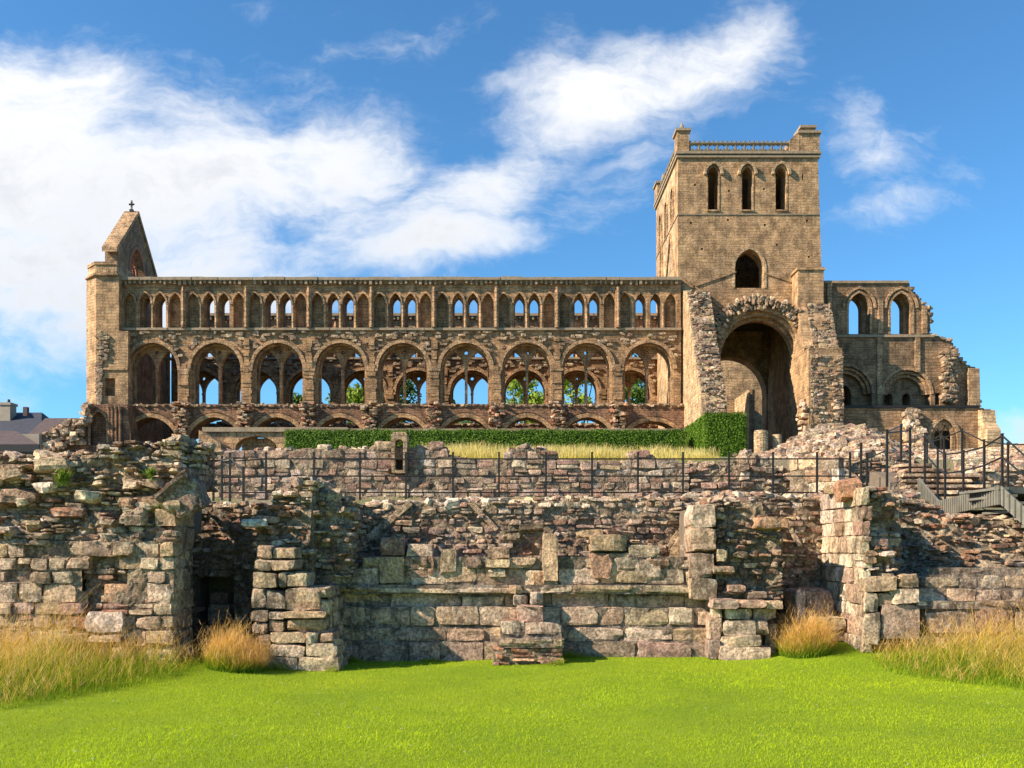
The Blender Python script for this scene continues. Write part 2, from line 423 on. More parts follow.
def lay(st, x0, x1, zb, zt, yf, ch=(0.10, 0.2), asp=(1.2, 3.0), e=(4, 7), dep=0.16, jit=0.05, rough=0.12, pal='rubble', gap=0.012,
        wob=0.03, split=0.15, keep=None, tilt=0.05, frame=None, seed=0, ragged=True):
    """courses of stones on the face z(x), y = yf(x, z); keep(x, z) leaves openings; later put() order is bottom to top"""
    if not callable(zb): q0 = zb; zb = lambda x: q0
    if not callable(zt): q1 = zt; zt = lambda x: q1
    if not callable(yf): q2 = yf; yf = lambda x, z: q2
    xs = np.linspace(x0, x1, 60)
    lo = min(zb(x) for x in xs); hi = max(zt(x) for x in xs)
    # bedding mortar between the stones, a little behind their faces
    cs = 0.035 if dep < 0.3 else 0.06
    gx = np.linspace(x0 + 0.02, x1 - 0.02, max(2, int((x1 - x0) / cs))); gz = np.linspace(lo, hi, max(2, int((hi - lo) / cs)))
    XX, ZZ = np.meshgrid(gx, gz); sh = XX.shape
    pn = np.stack([XX.ravel(), ZZ.ravel(), XX.ravel() * 0 + seed], 1)
    rec = max(0.012, min(0.08, 0.012 + jit * 0.95)); nz = vnoise(pn * 9, seed) * 0.6 + vnoise(pn * 23, seed + 1) * 0.4
    ztv = [zt(float(q)) for q in gx]; zbv = [zb(float(q)) for q in gx]
    YY = np.array([yf(float(a), float(b)) for a, b in zip(XX.ravel(), ZZ.ravel())]) + rec + nz * rec * 0.7
    mV = np.stack([XX.ravel(), YY, ZZ.ravel()], 1)
    tn = np.clip(vnoise(pn * 2.2, seed + 5) * 0.5 + vnoise(pn * 14, seed + 6) * 0.4 + 0.5, 0, 1)[:, None]
    mT = np.array([[0.17, 0.12, 0.08]]) + (np.array([[0.40, 0.30, 0.20]]) - np.array([[0.17, 0.12, 0.08]])) * tn
    mQ = []
    for j in range(sh[0] - 1):
        zc = (gz[j] + gz[j + 1]) / 2
        for i in range(sh[1] - 1):
            if zc < ztv[i] - 0.05 and zc > zbv[i] - 0.02 and (keep is None or keep((gx[i] + gx[i + 1]) / 2, zc)):
                o = j * sh[1] + i; mQ.append((o, o + 1, o + sh[1] + 1, o + sh[1]))
    if mQ:
        if frame is not None:
            O_, U_, V_ = [np.array(q, float) for q in frame]
            mV = O_ + mV[:, 0:1] * U_ + mV[:, 1:2] * V_ + mV[:, 2:3] * np.array([0, 0, 1.0])
        st.mo.append((mV, mQ, mT))
    z = lo; row = 0
    while z < hi:
        h = rnd.uniform(*ch); x = x0 - rnd.uniform(0, h)
        while x < x1 - 0.02:
            L = h * rnd.uniform(*asp)
            a, b = max(x, x0), min(x + L, x1)
            if x1 - b < 0.4 * h: b = x1
            cx = (a + b) / 2
            x = x + L if b < x1 else x1 + 1
            if b - a < 0.3 * h: continue
            zz = z + (n2(cx * 0.9, row * 0.37, seed) * wob + n2(cx * 3.1, row, seed + 3) * wob * 0.4)
            parts = [(zz, h)]
            if rnd.random() < split: parts = [(zz, h * 0.5), (zz + h * 0.5, h * 0.5)]
            for pz, ph in parts:
                cz = pz + ph / 2
                top = zt(cx) + (rnd.uniform(-0.5, 0.25) * ph if ragged else 0)
                if cz > top or cz < zb(cx) - 0.25 * ph: continue
                if keep and not keep(cx, cz): continue
                p = pal(cx, cz) if callable(pal) else pal
                hx, hz = (b - a) / 2 - gap * rnd.uniform(0.3, 1.6), ph / 2 - gap * rnd.uniform(0.3, 1.4)
                if hx < 0.012 or hz < 0.01: continue
                y = yf(cx, cz)
                pr = rnd.gauss(0, 1) * jit
                st.put((cx, y + dep + pr, cz), (hx, dep * rnd.uniform(0.85, 1.15), hz), rnd.uniform(*e), rnd.gauss(0, tilt), rnd.gauss(0, tilt), rnd.gauss(0, tilt) * 0.7,
                       pick(p), rough, frame)
        z += h; row += 1
    return st


def cap(st, x0, x1, zt, y0, y1, size=0.16, pal='rubble', e=(3, 5), rough=0.16, dens=1.0):
    """loose stones over the broken top of a wall"""
    n = int((x1 - x0) * (y1 - y0) / (size * size * 2.2) * dens)
    for _ in range(n):
        x = rnd.uniform(x0, x1); y = rnd.uniform(y0, y1); s = size * rnd.uniform(0.45, 1.15)
        st.put((x, y, zt(x) - s * 0.25 + rnd.uniform(-0.3, 0.25) * s), (s * rnd.uniform(0.7, 1.3), s * rnd.uniform(0.6, 1.0), s * rnd.uniform(0.35, 0.65)), rnd.uniform(*e),
               rnd.uniform(-3, 3), rnd.gauss(0, 0.2), rnd.gauss(0, 0.2), pick(pal), rough)
    return st


def core_poly(mb, prof, zb, y0, y1, drop=0.1, tint=None):
    """the rubble core behind a stone skin: prof = [(x, z top)]"""
    out = [(prof[0][0], zb)] + [(x, z - drop) for x, z in prof] + [(prof[-1][0], zb)]
    mb.plate(out, [], y0, y1, tint=tint)
    return mb


# ------------------------------------------------------------------ outlines
def arc(cx, cz, rx, rz, a0, a1, n):
    return [(cx + rx * math.cos(math.radians(a0 + (a1 - a0) * i / n)), cz + rz * math.sin(math.radians(a0 + (a1 - a0) * i / n))) for i in range(n + 1)]


def round_arch(cx, w, z0, zs, n=14, rise=None):
    """left foot, over the top, right foot"""
    return [(cx - w, z0)] + arc(cx, zs, w, rise or w, 180, 0, n) + [(cx + w, z0)]


def pointed_arch(cx, w, z0, zs, h, n=7):
    R = (w * w + h * h) / (2 * w); t = math.asin(min(1, h / R))
    left = [(cx - w + R - R * math.cos(t * i / n), zs + R * math.sin(t * i / n)) for i in range(n + 1)]
    right = [(2 * cx - x, z) for x, z in left[::-1]][1:]
    return [(cx - w, z0)] + left + right + [(cx + w, z0)]


def fat(o, cx, d, z0=None):
    """the same arch outline blown outwards by d (about its own centre line)"""
    zc = min(p[1] for p in o); out = []
    n = len(o)
    for i, (x, z) in enumerate(o):
        a = o[max(0, i - 1)]; b = o[min(n - 1, i + 1)]
        tx, tz = b[0] - a[0], b[1] - a[1]; l = math.hypot(tx, tz) or 1
        out.append((x - tz / l * d, z + tx / l * d))
    out[0] = (o[0][0] - d, o[0][1]); out[-1] = (o[-1][0] + d, o[-1][1])
    return out


def column(mb, x, y, z0, z1, r, cap_h=0.25, cap_r=1.5, base=True, n=10):
    mb.tube((x, y, z0), (x, y, z1 - cap_h), r, n=n)
    mb.tube((x, y, z1 - cap_h), (x, y, z1), r, r * cap_r, n=n)
    if base: mb.tube((x, y, z0), (x, y, z0 + cap_h * 0.8), r * 1.5, r * 1.1, n=n)
    return mb

# ================================================================== camera, sun, sky
cam = bpy.data.cameras.new('camera'); cam_o = bpy.data.objects.new('camera', cam); COL.objects.link(cam_o)
cam.sensor_width = 36.0; cam.lens = 36.0 * F / 1024.0; cam.shift_y = (HZ - 384.0) / 1024.0
cam.clip_start = 0.1; cam.clip_end = 6000
cam_o.location = (0, 0, EYE); cam_o.rotation_euler = (math.radians(90), 0, 0)
SC.camera = cam_o
SC.view_settings.view_transform = 'Standard'; SC.view_settings.look = 'None'
SC.view_settings.exposure = 1.08; SC.view_settings.gamma = 1.0
SC.cycles.max_bounces = 6; SC.cycles.use_denoising = True

SUN = Vector((-1.0, -0.34, 0.0)).normalized() * math.cos(math.radians(34)) + Vector((0, 0, math.sin(math.radians(34))))
sl = bpy.data.lights.new('sun', 'SUN'); sl.energy = 5.0; sl.angle = math.radians(0.5); sl.color = (1.0, 0.86, 0.66)
so = bpy.data.objects.new('sun', sl); COL.objects.link(so); so.rotation_euler = (-SUN).to_track_quat('-Z', 'Y').to_euler(); so.location = (-40, -20, 60)

w = bpy.data.worlds.new('World'); SC.world = w; w.use_nodes = True
g = NT(w.node_tree); bg = w.node_tree.nodes['Background']
sky = g.n('ShaderNodeTexSky', sky_type='NISHITA', sun_disc=False, sun_elevation=math.radians(34), sun_rotation=math.atan2(SUN.x, SUN.y),
          air_density=1.0, dust_density=0.3, ozone_density=1.6)
dirv = g.n('ShaderNodeTexCoord').outputs['Generated']
sp = g.n('ShaderNodeSeparateXYZ', {0: dirv})
yy = g.m('MAXIMUM', sp.outputs[1], 0.15)
U = g.m('DIVIDE', sp.outputs[0], yy); V = g.m('DIVIDE', sp.outputs[2], yy)
P0 = g.n('ShaderNodeCombineXYZ', {0: U, 1: V, 2: 0.0}).outputs[0]
# clouds live in the sky: a wind-drawn noise, thick where the banks of cloud stand
wn = g.n('ShaderNodeTexNoise', {'Scale': 3.2, 'Detail': 5.0, 'Roughness': 0.6}); g.set(wn.inputs['Vector'], P0)
wv = g.n('ShaderNodeVectorMath', {0: wn.outputs['Color'], 1: (0.5, 0.5, 0.5)}, operation='SUBTRACT')
ws = g.n('ShaderNodeVectorMath', {0: wv.outputs[0], 'Scale': 0.16}, operation='SCALE')
P1 = g.n('ShaderNodeVectorMath', {0: P0, 1: ws.outputs[0]}, operation='ADD').outputs[0]
s1 = g.n('ShaderNodeSeparateXYZ', {0: P1}); u1, v1 = s1.outputs[0], s1.outputs[1]
BANKS = [  # px, py, rx, ry, turn, weight
    (20, 195, 175, 150, 0, 1.15), (170, 195, 190, 95, 8, 1.1), (320, 170, 110, 70, 0, 0.9), (130, 290, 260, 75, 0, 1.0), (330, 235, 110, 50, 0, 0.6), (10, 70, 45, 50, 0, 0.55),
    (590, 105, 100, 62, 28, 0.92), (500, 190, 160, 46, 26, 0.85), (700, 55, 130, 40, 24, 0.78), (430, 250, 120, 34, 14, 0.85), (610, 180, 90, 45, 30, 0.75), (560, 60, 40, 60, 0, 0.6),
    (850, 160, 50, 52, 40, 0.56), (890, 208, 105, 24, 14, 0.50), (965, 322, 32, 20, 25, 0.45), (930, 130, 40, 14, 25, 0.32), (1040, 440, 62, 24, 5, 0.95), (985, 385, 26, 14, 0, 0.4),
    (470, 18, 190, 22, 12, 0.44), (260, 12, 120, 16, 0, 0.34), (60, 10, 80, 26, 0, 0.4), (-300, 300, 350, 160, 0, 0.8), (1400, 250, 200, 60, 10, 0.6)]
tot = 0.0
for (px, py, rx, ry, an, wt) in BANKS:
    cu, cv = (px - 512) / F, (HZ - py) / F; a = math.radians(an); ca, sa = math.cos(a), math.sin(a)
    du = g.m('SUBTRACT', u1, cu); dv = g.m('SUBTRACT', v1, cv)
    p = g.m('DIVIDE', g.m('ADD', g.m('MULTIPLY', du, ca), g.m('MULTIPLY', dv, sa)), rx / F)
    q = g.m('DIVIDE', g.m('SUBTRACT', g.m('MULTIPLY', dv, ca), g.m('MULTIPLY', du, sa)), ry / F)
    r2 = g.m('ADD', g.m('MULTIPLY', p, p), g.m('MULTIPLY', q, q))
    e = g.m('MULTIPLY', g.m('EXPONENT', g.m('MULTIPLY', r2, -0.8)), wt)
    tot = g.m('MAXIMUM', tot, e) if not isinstance(tot, float) else e
mp = g.n('ShaderNodeMapping', {'Vector': P1, 'Rotation': (0, 0, math.radians(-28)), 'Scale': (0.85, 2.5, 1.0)}).outputs[0]
fb = g.noise(mp, 4.2, 12, 0.64, 0.15)
fb2 = g.noise(P1, 9.0, 12, 0.66)
dens = g.m('ADD', tot, g.m('ADD', g.m('MULTIPLY', g.m('SUBTRACT', fb, 0.5), 1.7), g.m('MULTIPLY', g.m('SUBTRACT', fb2, 0.5), 0.8)))
mask = g.ss(dens, 0.25, 1.08)
front = g.ss(sp.outputs[1], 0.02, 0.2)
back = g.ss(g.noise(dirv, 2.0, 8, 0.6), 0.60, 0.80)
mask = g.m('ADD', g.m('MULTIPLY', mask, front), g.m('MULTIPLY', back, g.m('SUBTRACT', 1.0, front)))
mask = g.m('MULTIPLY', mask, g.ss(sp.outputs[2], -0.02, 0.03))
# thick cloud is greyer underneath
thick = g.ss(g.m('ADD', g.m('SUBTRACT', dens, g.m('MULTIPLY', v1, 1.6)), g.m('MULTIPLY', fb2, 0.4)), 0.25, 1.05)
cl = g.mix(thick, (7.7, 7.75, 7.85, 1), (5.6, 5.85, 6.3, 1))
blue = g.mix(1.0, sky.outputs[0], (0.60, 1.13, 1.46, 1), 'MULTIPLY')
g.set(bg.inputs[0], g.mix(mask, blue, cl)); bg.inputs[1].default_value = 0.066


# ================================================================== the ground
def smooth(t): t = np.clip(t, 0, 1); return t * t * (3 - 2 * t)


def lawn_h(x, y):
    x = np.asarray(x, float); y = np.asarray(y, float)
    h = 0.22 * smooth((x - 3.2) / 1.6) * smooth((y - 11.6) / 2.2) + 0.12 * smooth((-3.0 - x) / 1.2) * smooth((y - 10.8) / 2.0)
    h = h + 0.03 * np.sin(x * 0.9 + 0.4) * np.sin(y * 0.7) + 0.06 * smooth((y - 12.0) / 1.6) * smooth((x + 1.0) / 2.0)
    return h


def grid_mesh(xs, ys, hf, tint=(0.1, 0.15, 0.03)):
    Xg, Yg = np.meshgrid(xs, ys); Zg = hf(Xg, Yg)
    nx, ny = len(xs), len(ys)
    V = np.stack([Xg.ravel(), Yg.ravel(), Zg.ravel()], 1)
    i = np.arange(ny - 1)[:, None] * nx + np.arange(nx - 1)[None]
    Q = np.stack([i, i + 1, i + nx + 1, i + nx], -1).reshape(-1, 4)
    return MB().add(V, quads=Q, tint=tint)


m, g, b = mat('mown_turf')
co = g.n('ShaderNodeTexCoord').outputs['Object']
a1 = g.noise(co, 0.7, 4, 0.6); a2 = g.noise(co, 14, 5, 0.7); a3 = g.noise(co, 90, 3, 0.7)
cc = g.mix(g.ss(a1, 0.35, 0.65), (0.25, 0.38, 0.005, 1), (0.33, 0.45, 0.008, 1))
cc = g.mix(g.m('MULTIPLY', a3, 0.6), cc, (0.05, 0.085, 0.01, 1))
g.set(b.inputs['Base Color'], cc)
g.set(b.inputs['Normal'], g.n('ShaderNodeBump', {'Strength': 1.0, 'Distance': 0.03, 'Height': g.m('ADD', a2, a3)}).outputs[0])
M['turf'] = m
m, g, b = mat('rough_ground')
co = g.n('ShaderNodeTexCoord').outputs['Object']
a1 = g.noise(co, 0.5, 5, 0.6); a2 = g.noise(co, 5, 5, 0.7)
cc = g.mix(g.ss(a1, 0.4, 0.6), (0.20, 0.16, 0.10, 1), (0.11, 0.12, 0.03, 1))
cc = g.mix(g.m('MULTIPLY', a2, 0.5), cc, (0.30, 0.25, 0.16, 1))
g.set(b.inputs['Base Color'], cc)
g.set(b.inputs['Normal'], g.n('ShaderNodeBump', {'Strength': 1.0, 'Distance': 0.12, 'Height': a2}).outputs[0])
M['rough'] = m

kind(grid_mesh(np.linspace(-30, 30, 121), np.concatenate([np.linspace(-40, 5, 30), np.linspace(5.4, 16.5, 56)]), lawn_h).build('lawn', M['turf'], smooth=True), 'structure')

TER = [(15.15, -0.6), (15.2, 2.1), (17, 2.35), (21, 2.82), (23.1, 2.86), (23.6, 4.0), (30, 4.75), (40, 5.3), (52, 7.0), (58, 7.6), (110, 8.0), (200, 9), (3500, 20)]
def ter_h(x, y):
    x = np.asarray(x, float); y = np.asarray(y, float)
    h = np.interp(y, [t[0] for t in TER], [t[1] for t in TER])
    return h + 0.05 * np.sin(x * 1.3) * np.sin(y * 0.9)
kind(grid_mesh(np.concatenate([np.linspace(-3000, -45, 25), np.linspace(-40, 40, 121), np.linspace(45, 3000, 25)]),
               np.concatenate([[15.15], np.linspace(15.2, 62, 110), np.linspace(64, 130, 24), np.array([160, 220, 400, 900, 2000, 3500])]), ter_h).build('terrain', M['rough'], smooth=True), 'structure')


# ================================================================== grass
def blades(mb, pos, H, Wd, lean_dir, lean, cb, ct, seg=2):
    """ribbons: POS (n,3), height and width per blade, a bend; colour from base CB to tip CT (n,3 each)"""
    n = len(pos)
    ang = rng.uniform(0, 2 * math.pi, n); wx = np.cos(ang) * Wd / 2; wy = np.sin(ang) * Wd / 2
    Vs = []; Ts = []
    for s in range(seg + 1):
        t = s / seg
        off = lean * H * t ** 1.8
        cx = pos[:, 0] + np.cos(lean_dir) * off; cy = pos[:, 1] + np.sin(lean_dir) * off
        cz = pos[:, 2] + H * t * (1 - 0.25 * lean * t)
        k = (1 - 0.8 * t)
        Vs.append(np.stack([cx - wx * k, cy - wy * k, cz], 1)); Vs.append(np.stack([cx + wx * k, cy + wy * k, cz], 1))
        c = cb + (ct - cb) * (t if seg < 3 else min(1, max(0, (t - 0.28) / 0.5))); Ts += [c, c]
    m_ = 2 * (seg + 1)
    V = np.stack(Vs, 1).reshape(-1, 3); T = np.stack(Ts, 1).reshape(-1, 3)
    base = (np.arange(n) * m_)[:, None]
    Q = np.concatenate([base + np.array([[2 * s, 2 * s + 1, 2 * s + 3, 2 * s + 2]]) for s in range(seg)], 0)
    mb.add(V, quads=Q, tint=T)


def colr(n, lo, hi):
    t = rng.uniform(0, 1, (n, 1)); lo = np.array(lo); hi = np.array(hi)
    return (lo + (hi - lo) * t) * rng.uniform(0.75, 1.2, (n, 1))


# the mown lawn: short blades over what the eye can see of it
mb = MB(); n = 260000
y = 6.0 + 9.2 * rng.random(n) ** 1.25; x = rng.uniform(-1, 1, n) * (y * 0.585 + 0.4)
z = lawn_h(x, y)
pn = vnoise(np.stack([x * 0.9, y * 0.9, y * 0], 1), 3) * 0.6 + vnoise(np.stack([x * 4, y * 4, y * 0], 1), 4) * 0.4
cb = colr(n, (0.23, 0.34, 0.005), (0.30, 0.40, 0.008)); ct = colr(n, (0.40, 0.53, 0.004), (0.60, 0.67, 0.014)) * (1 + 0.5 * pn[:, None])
pw = np.clip(vnoise(np.stack([x * 0.45 + 7, y * 0.8, y * 0], 1), 9) * 1.6 - 0.2, 0, 1)[:, None]
ct = ct * (1 - pw) + ct * np.array([[1.12, 0.93, 1.3]]) * pw
dry = rng.random(n) < 0.05
ct[dry] = (0.36, 0.33, 0.12)
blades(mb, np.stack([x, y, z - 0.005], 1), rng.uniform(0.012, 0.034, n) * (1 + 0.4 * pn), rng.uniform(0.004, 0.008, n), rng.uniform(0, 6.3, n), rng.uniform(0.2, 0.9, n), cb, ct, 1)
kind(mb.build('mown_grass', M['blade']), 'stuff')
mb = MB(); n = 9000
x = rng.uniform(-3.9, 4.6, n); y = np.where(x < -2.4, 12.42, np.where(np.abs(x - 0.22) < 0.5, 12.72, np.where(x > 2.9, 13.0, 13.36))) - np.abs(rng.normal(0, 0.07, n))
k = np.clip(vnoise(np.stack([x * 2.5, y * 0, y * 0], 1), 17) + 0.25, 0.05, 1.2)
cb = colr(n, (0.13, 0.22, 0.008), (0.20, 0.28, 0.012)); ct = colr(n, (0.28, 0.36, 0.01), (0.50, 0.50, 0.05))
blades(mb, np.stack([x, y, lawn_h(x, y) - 0.01], 1), rng.uniform(0.04, 0.16, n) * k, rng.uniform(0.004, 0.008, n), rng.uniform(0, 6.3, n), rng.uniform(0.1, 0.8, n), cb, ct, 2)
kind(mb.build('wall_foot_grass', M['blade']), 'stuff')
# small clover heads scattered in it
mb = MB(); n = 160
for _ in range(n):
    yy_ = 6.5 + 7.5 * rnd.random(); xx_ = rnd.uniform(-1, 1) * yy_ * 0.58; s = rnd.uniform(0.004, 0.008); zz_ = float(lawn_h(xx_, yy_)) + rnd.uniform(0.02, 0.045)
    mb.box(xx_ - s, xx_ + s, yy_ - s, yy_ + s, zz_, zz_ + s, tint=rnd.choice([(0.55, 0.55, 0.42), (0.5, 0.5, 0.3), (0.45, 0.42, 0.2)]))
kind(mb.build('clover_heads', M['blade']), 'stuff')


def tall_grass(mb, n, area, hmax, green=0.35, lean=0.35, dens=None):
    """AREA() gives a point (x, y) and a height factor"""
    pts = [area() for _ in range(n)]
    P = np.array([(p[0], p[1], float(lawn_h(p[0], p[1])) - 0.01) for p in pts]); k = np.array([p[2] for p in pts])
    H = hmax * k * np.where(rng.random(n) < 0.08, rng.uniform(0.95, 1.3, n), rng.uniform(0.4, 1.0, n))
    cl = vnoise(P * 1.6, 21)[:, None]
    cb = colr(n, (0.10, 0.23, 0.008), (0.20, 0.33, 0.015))
    gold = colr(n, (0.74, 0.36, 0.05), (0.90, 0.56, 0.15)); gr = colr(n, (0.34, 0.42, 0.015), (0.62, 0.54, 0.04))
    f = np.clip((rng.random((n, 1)) - green) * 3 + 0.5 + cl, 0, 1)
    ct = gr + (gold - gr) * f
    ld = rng.normal(0.3, 1.6, n)
    H = H * (0.50 + 0.50 * f[:, 0])
    blades(mb, P, H, rng.uniform(0.004, 0.009, n), ld, np.abs(rng.normal(lean, 0.25, n)), cb, ct, 3)
    # feathery seed heads near the tips
    sel = np.where((f[:, 0] > 0.6) & (rng.random(n) < 0.36))[0]
    for rep in range(4):
        q = P[sel].copy(); off = np.abs(rng.normal(lean, 0.2, len(sel))) * H[sel] * 0.7
        q[:, 0] += np.cos(ld[sel]) * off + rng.normal(0, 0.012, len(sel)); q[:, 1] += np.sin(ld[sel]) * off + rng.normal(0, 0.012, len(sel))
        q[:, 2] += H[sel] * rng.uniform(0.62, 0.95, len(sel))
        c = colr(len(sel), (0.70, 0.40, 0.14), (0.90, 0.62, 0.30))
        blades(mb, q, rng.uniform(0.05, 0.12, len(sel)), rng.uniform(0.002, 0.005, len(sel)), rng.uniform(0, 6.3, len(sel)), rng.uniform(0.1, 0.9, len(sel)), c, c, 1)


def poly_area(poly, edge=0.25, hf=None):
    """random points in a plan polygon; shorter towards its border"""
    xs = [p[0] for p in poly]; ys = [p[1] for p in poly]
    def inside(x, y):
        c = False; j = len(poly) - 1
        for i in range(len(poly)):
            if (poly[i][1] > y) != (poly[j][1] > y) and x < (poly[j][0] - poly[i][0]) * (y - poly[i][1]) / (poly[j][1] - poly[i][1]) + poly[i][0]: c = not c
            j = i
        return c
    def dist(x, y):
        d = 9
        for i in range(len(poly)):
            a = Vector(poly[i]); b_ = Vector(poly[(i + 1) % len(poly)]); p = Vector((x, y)); t = max(0, min(1, (p - a).dot(b_ - a) / ((b_ - a).length_squared or 1)))
            d = min(d, (p - a - (b_ - a) * t).length)
        return d
    def f():
        while True:
            x = rnd.uniform(min(xs), max(xs)); y = rnd.uniform(min(ys), max(ys))
            if inside(x, y):
                k = min(1, 0.30 + dist(x, y) / edge * 0.70 * rnd.uniform(0.6, 1.5))
                return x, y, k * (hf(x, y) if hf else 1)
    return f


mb = MB()
tall_grass(mb, 19000, poly_area([(-11, 8.4), (-7.0, 8.5), (-5.2, 9.25), (-4.6, 10.6), (-4.25, 11.5), (-4.2, 12.3), (-4.9, 12.5), (-11, 12.5)], 0.5,
                                lambda x, y: 0.8 + 0.45 * n2(x * 1.5, y * 1.5, 5)), 0.98, 0.46, 0.5)
o = mb.build('meadow_grass', M['blade']); kind(o, 'stuff')
mb = MB()
tall_grass(mb, 22000, poly_area([(5.05, 12.95), (5.0, 12.2), (5.5, 11.3), (6.3, 10.4), (9, 9.4), (12, 9), (12, 13.2), (7, 13.0)], 0.5,
                                lambda x, y: 0.85 + 0.45 * n2(x * 1.5, y * 1.5, 9)), 1.0, 0.44, 0.6)
o = mb.build('meadow_grass', M['blade']); kind(o, 'stuff')
for (cx, cy, r, h, n, lab) in [(X(235, 12.15), 12.15, 0.40, 0.66, 5200, 'golden tussock of long grass at the shadowed gap, left of the square pier'),
                            (X(806, 13.1), 13.1, 0.38, 0.68, 5200, 'golden tussock of long grass in front of the squat pinkish block')]:
    def ar(cx=cx, cy=cy, r=r):
        a = rnd.uniform(0, 6.283); q = r * math.sqrt(rnd.random()); return cx + q * math.cos(a), cy + q * math.sin(a) * 0.8, (1.0 - 0.45 * (q / r) ** 2) * (0.8 + 0.4 * n2(cx + q * math.cos(a) * 6, q * math.sin(a) * 6, 3))
    mb = MB(); tall_grass(mb, n, ar, h * 1.15, 0.36, 0.5)
    tag(mb.build('grass_tussock', M['blade']), lab, 'grass tussock', 'long grass tussocks at the wall foot')

# ================================================================== the cloister ruins in front
def B(st, px0, px1, py0, py1, Y, dep=0.2, pal='ashlar', e=8, rough=0.05, tilt=0.015, out=0.0):
    """one squared block, given by its face on the plane y = Y"""
    x0, x1, z0, z1 = X(px0, Y), X(px1, Y), Z(py1, Y), Z(py0, Y)
    st.put(((x0 + x1) / 2, Y + dep - out, (z0 + z1) / 2), ((x1 - x0) / 2 - 0.008, dep, (z1 - z0) / 2 - 0.006), e, rnd.gauss(0, tilt), rnd.gauss(0, tilt), 0, pick(pal), rough)


# ---- A: the tall rubble block at the left
th = thing('rubble_wall', 'tall broken rubble wall left of the shadowed gap, squared blocks below, loose pale courses above', 'ruined wall', (-7.5, 12.3, 0))
YA = 12.3
topA = interp(W([(-330, 458), (-150, 455), (-60, 452), (0, 452), (40, 455), (62, 450), (80, 452), (92, 444), (118, 441), (150, 441), (165, 437), (178, 438), (192, 444)], YA))
xr = X(175, YA)
def yfA(x, z):
    up = max(0.0, z - 1.75)
    return YA + 0.10 * n2(x * 1.6, z * 2.2, 2) + 0.07 * n2(x * 4, z * 5, 8) + min(up, 0.5) * 0.22 + up * 0.06
st = Stones()
hole = lambda x, z: not (X(158, YA) < x < X(181, YA) and Z(531, YA) < z < Z(510, YA))
lay(st, X(-330, YA), X(178, YA), Z(546, YA), topA, yfA, (0.04, 0.092), (1.4, 3.6), (3, 5.5), 0.15, 0.055, 0.17, lambda x, z: rnd.choice(['rubble', 'pale', 'pale', 'dark', 'tan']), 0.008, 0.05, 0.25, hole, 0.07, seed=1)
cap(st, X(-330, YA), X(178, YA), topA, YA + 0.2, YA + 1.8, 0.13, 'pale')
for q in range(34):
    px = rnd.uniform(-60, 170); py = rnd.uniform(465, 535)
    z = Z(py, YA); x = X(px, YA); s = rnd.uniform(0.09, 0.17)
    st.put((x, yfA(x, z) + 0.02, z), (s * rnd.uniform(0.8, 1.6), 0.16, s * rnd.uniform(0.35, 0.7)), rnd.uniform(3, 5), rnd.gauss(0, .1), rnd.gauss(0, .1), rnd.gauss(0, .1), pick(rnd.choice(['pale', 'pale', 'tan', 'red'])), 0.15)
mbA = st.into(MB(), 4, 1)
mbA.build('rubble_facing', M['stone'], th)
st = Stones()
def keepA(x, z):
    px = 512 + x * F / YA; py = HZ - (z - EYE) * F / YA
    if 86 < px < 116 and 585 < py < 618: return False
    if 82 < px < 128 and 555 < py < 590: return False
    return not (px > 175)
lay(st, X(-330, YA), X(176, YA), -0.1, lambda x: Z(542, YA) + 0.10 * n1(x * 2.1, 4), lambda x, z: YA - 0.03 + 0.03 * n2(x * 3, z * 3, 4) - (0.05 if x > X(112, YA) else 0) + (0.10 if X(40, YA) > x and z > 1.2 else 0),
    (0.16, 0.27), (1.0, 2.2), (6, 12), 0.2, 0.022, 0.07, lambda x, z: rnd.choice(['ashlar', 'ashlar', 'pink', 'red', 'tan']) if z < 1.1 else 'ashlar', 0.009, 0.015, 0.12, keepA, 0.012, seed=2)
lay(st, X(80, YA), X(128, YA), Z(620, YA), Z(552, YA), YA + 0.07, (0.07, 0.13), (1.2, 2.6), (3, 5), 0.15, 0.05, 0.17, 'rubble', seed=3)
B(st, 88, 128, 611, 632, YA, 0.3, 'pale', 10, 0.04, out=0.16)
B(st, 36, 60, 636, 644, YA, 0.3, 'ashlar', 6, 0.08, out=0.14); B(st, 60, 92, 633, 644, YA, 0.3, 'ashlar', 6, 0.08, out=0.12); B(st, 92, 126, 633, 642, YA, 0.3, 'ashlar', 6, 0.08, out=0.15)
B(st, 143, 174, 583, 608, YA, 0.3, 'ashlar', 11, 0.03, out=0.06)
mb = st.into(MB(), 4, 2); mb.build('squared_blocks', M['stone'], th)
# the jamb of the gap, turned to the right
st = Stones()
fr = ((xr, YA, 0), (0, 1, 0), (-1, 0, 0))
lay(st, 0.02, 0.74, -0.05, Z(511, YA), 0.0, (0.24, 0.33), (1.0, 2.0), (9, 13), 0.14, 0.008, 0.03, 'ashlar', 0.006, 0.006, 0.0, None, 0.006, fr, ragged=False)
st.into(MB(), 4, 3).build('doorway_jamb', M['stone'], th)
mb = MB()
core_poly(mb, [(X(q, YA), topA(X(q, YA))) for q in (-330, -100, 0, 60, 100, 123)], -0.2, YA + 0.40, 14.1, 0.16)
mb.plate([(X(123, YA), -0.2), (xr - 0.10, -0.2), (xr - 0.10, Z(532, YA)), (X(123, YA), Z(532, YA))], [], YA + 0.2, YA + 0.7)
mb.plate([(X(123, YA), Z(532, YA)), (xr - 0.16, Z(532, YA)), (xr - 0.12, topA(xr) - 0.2), (X(123, YA), topA(xr) - 0.18)], [], YA + 0.55, YA + 1.5)
mb.build('rubble_core', M['core'], th)
st = Stones()
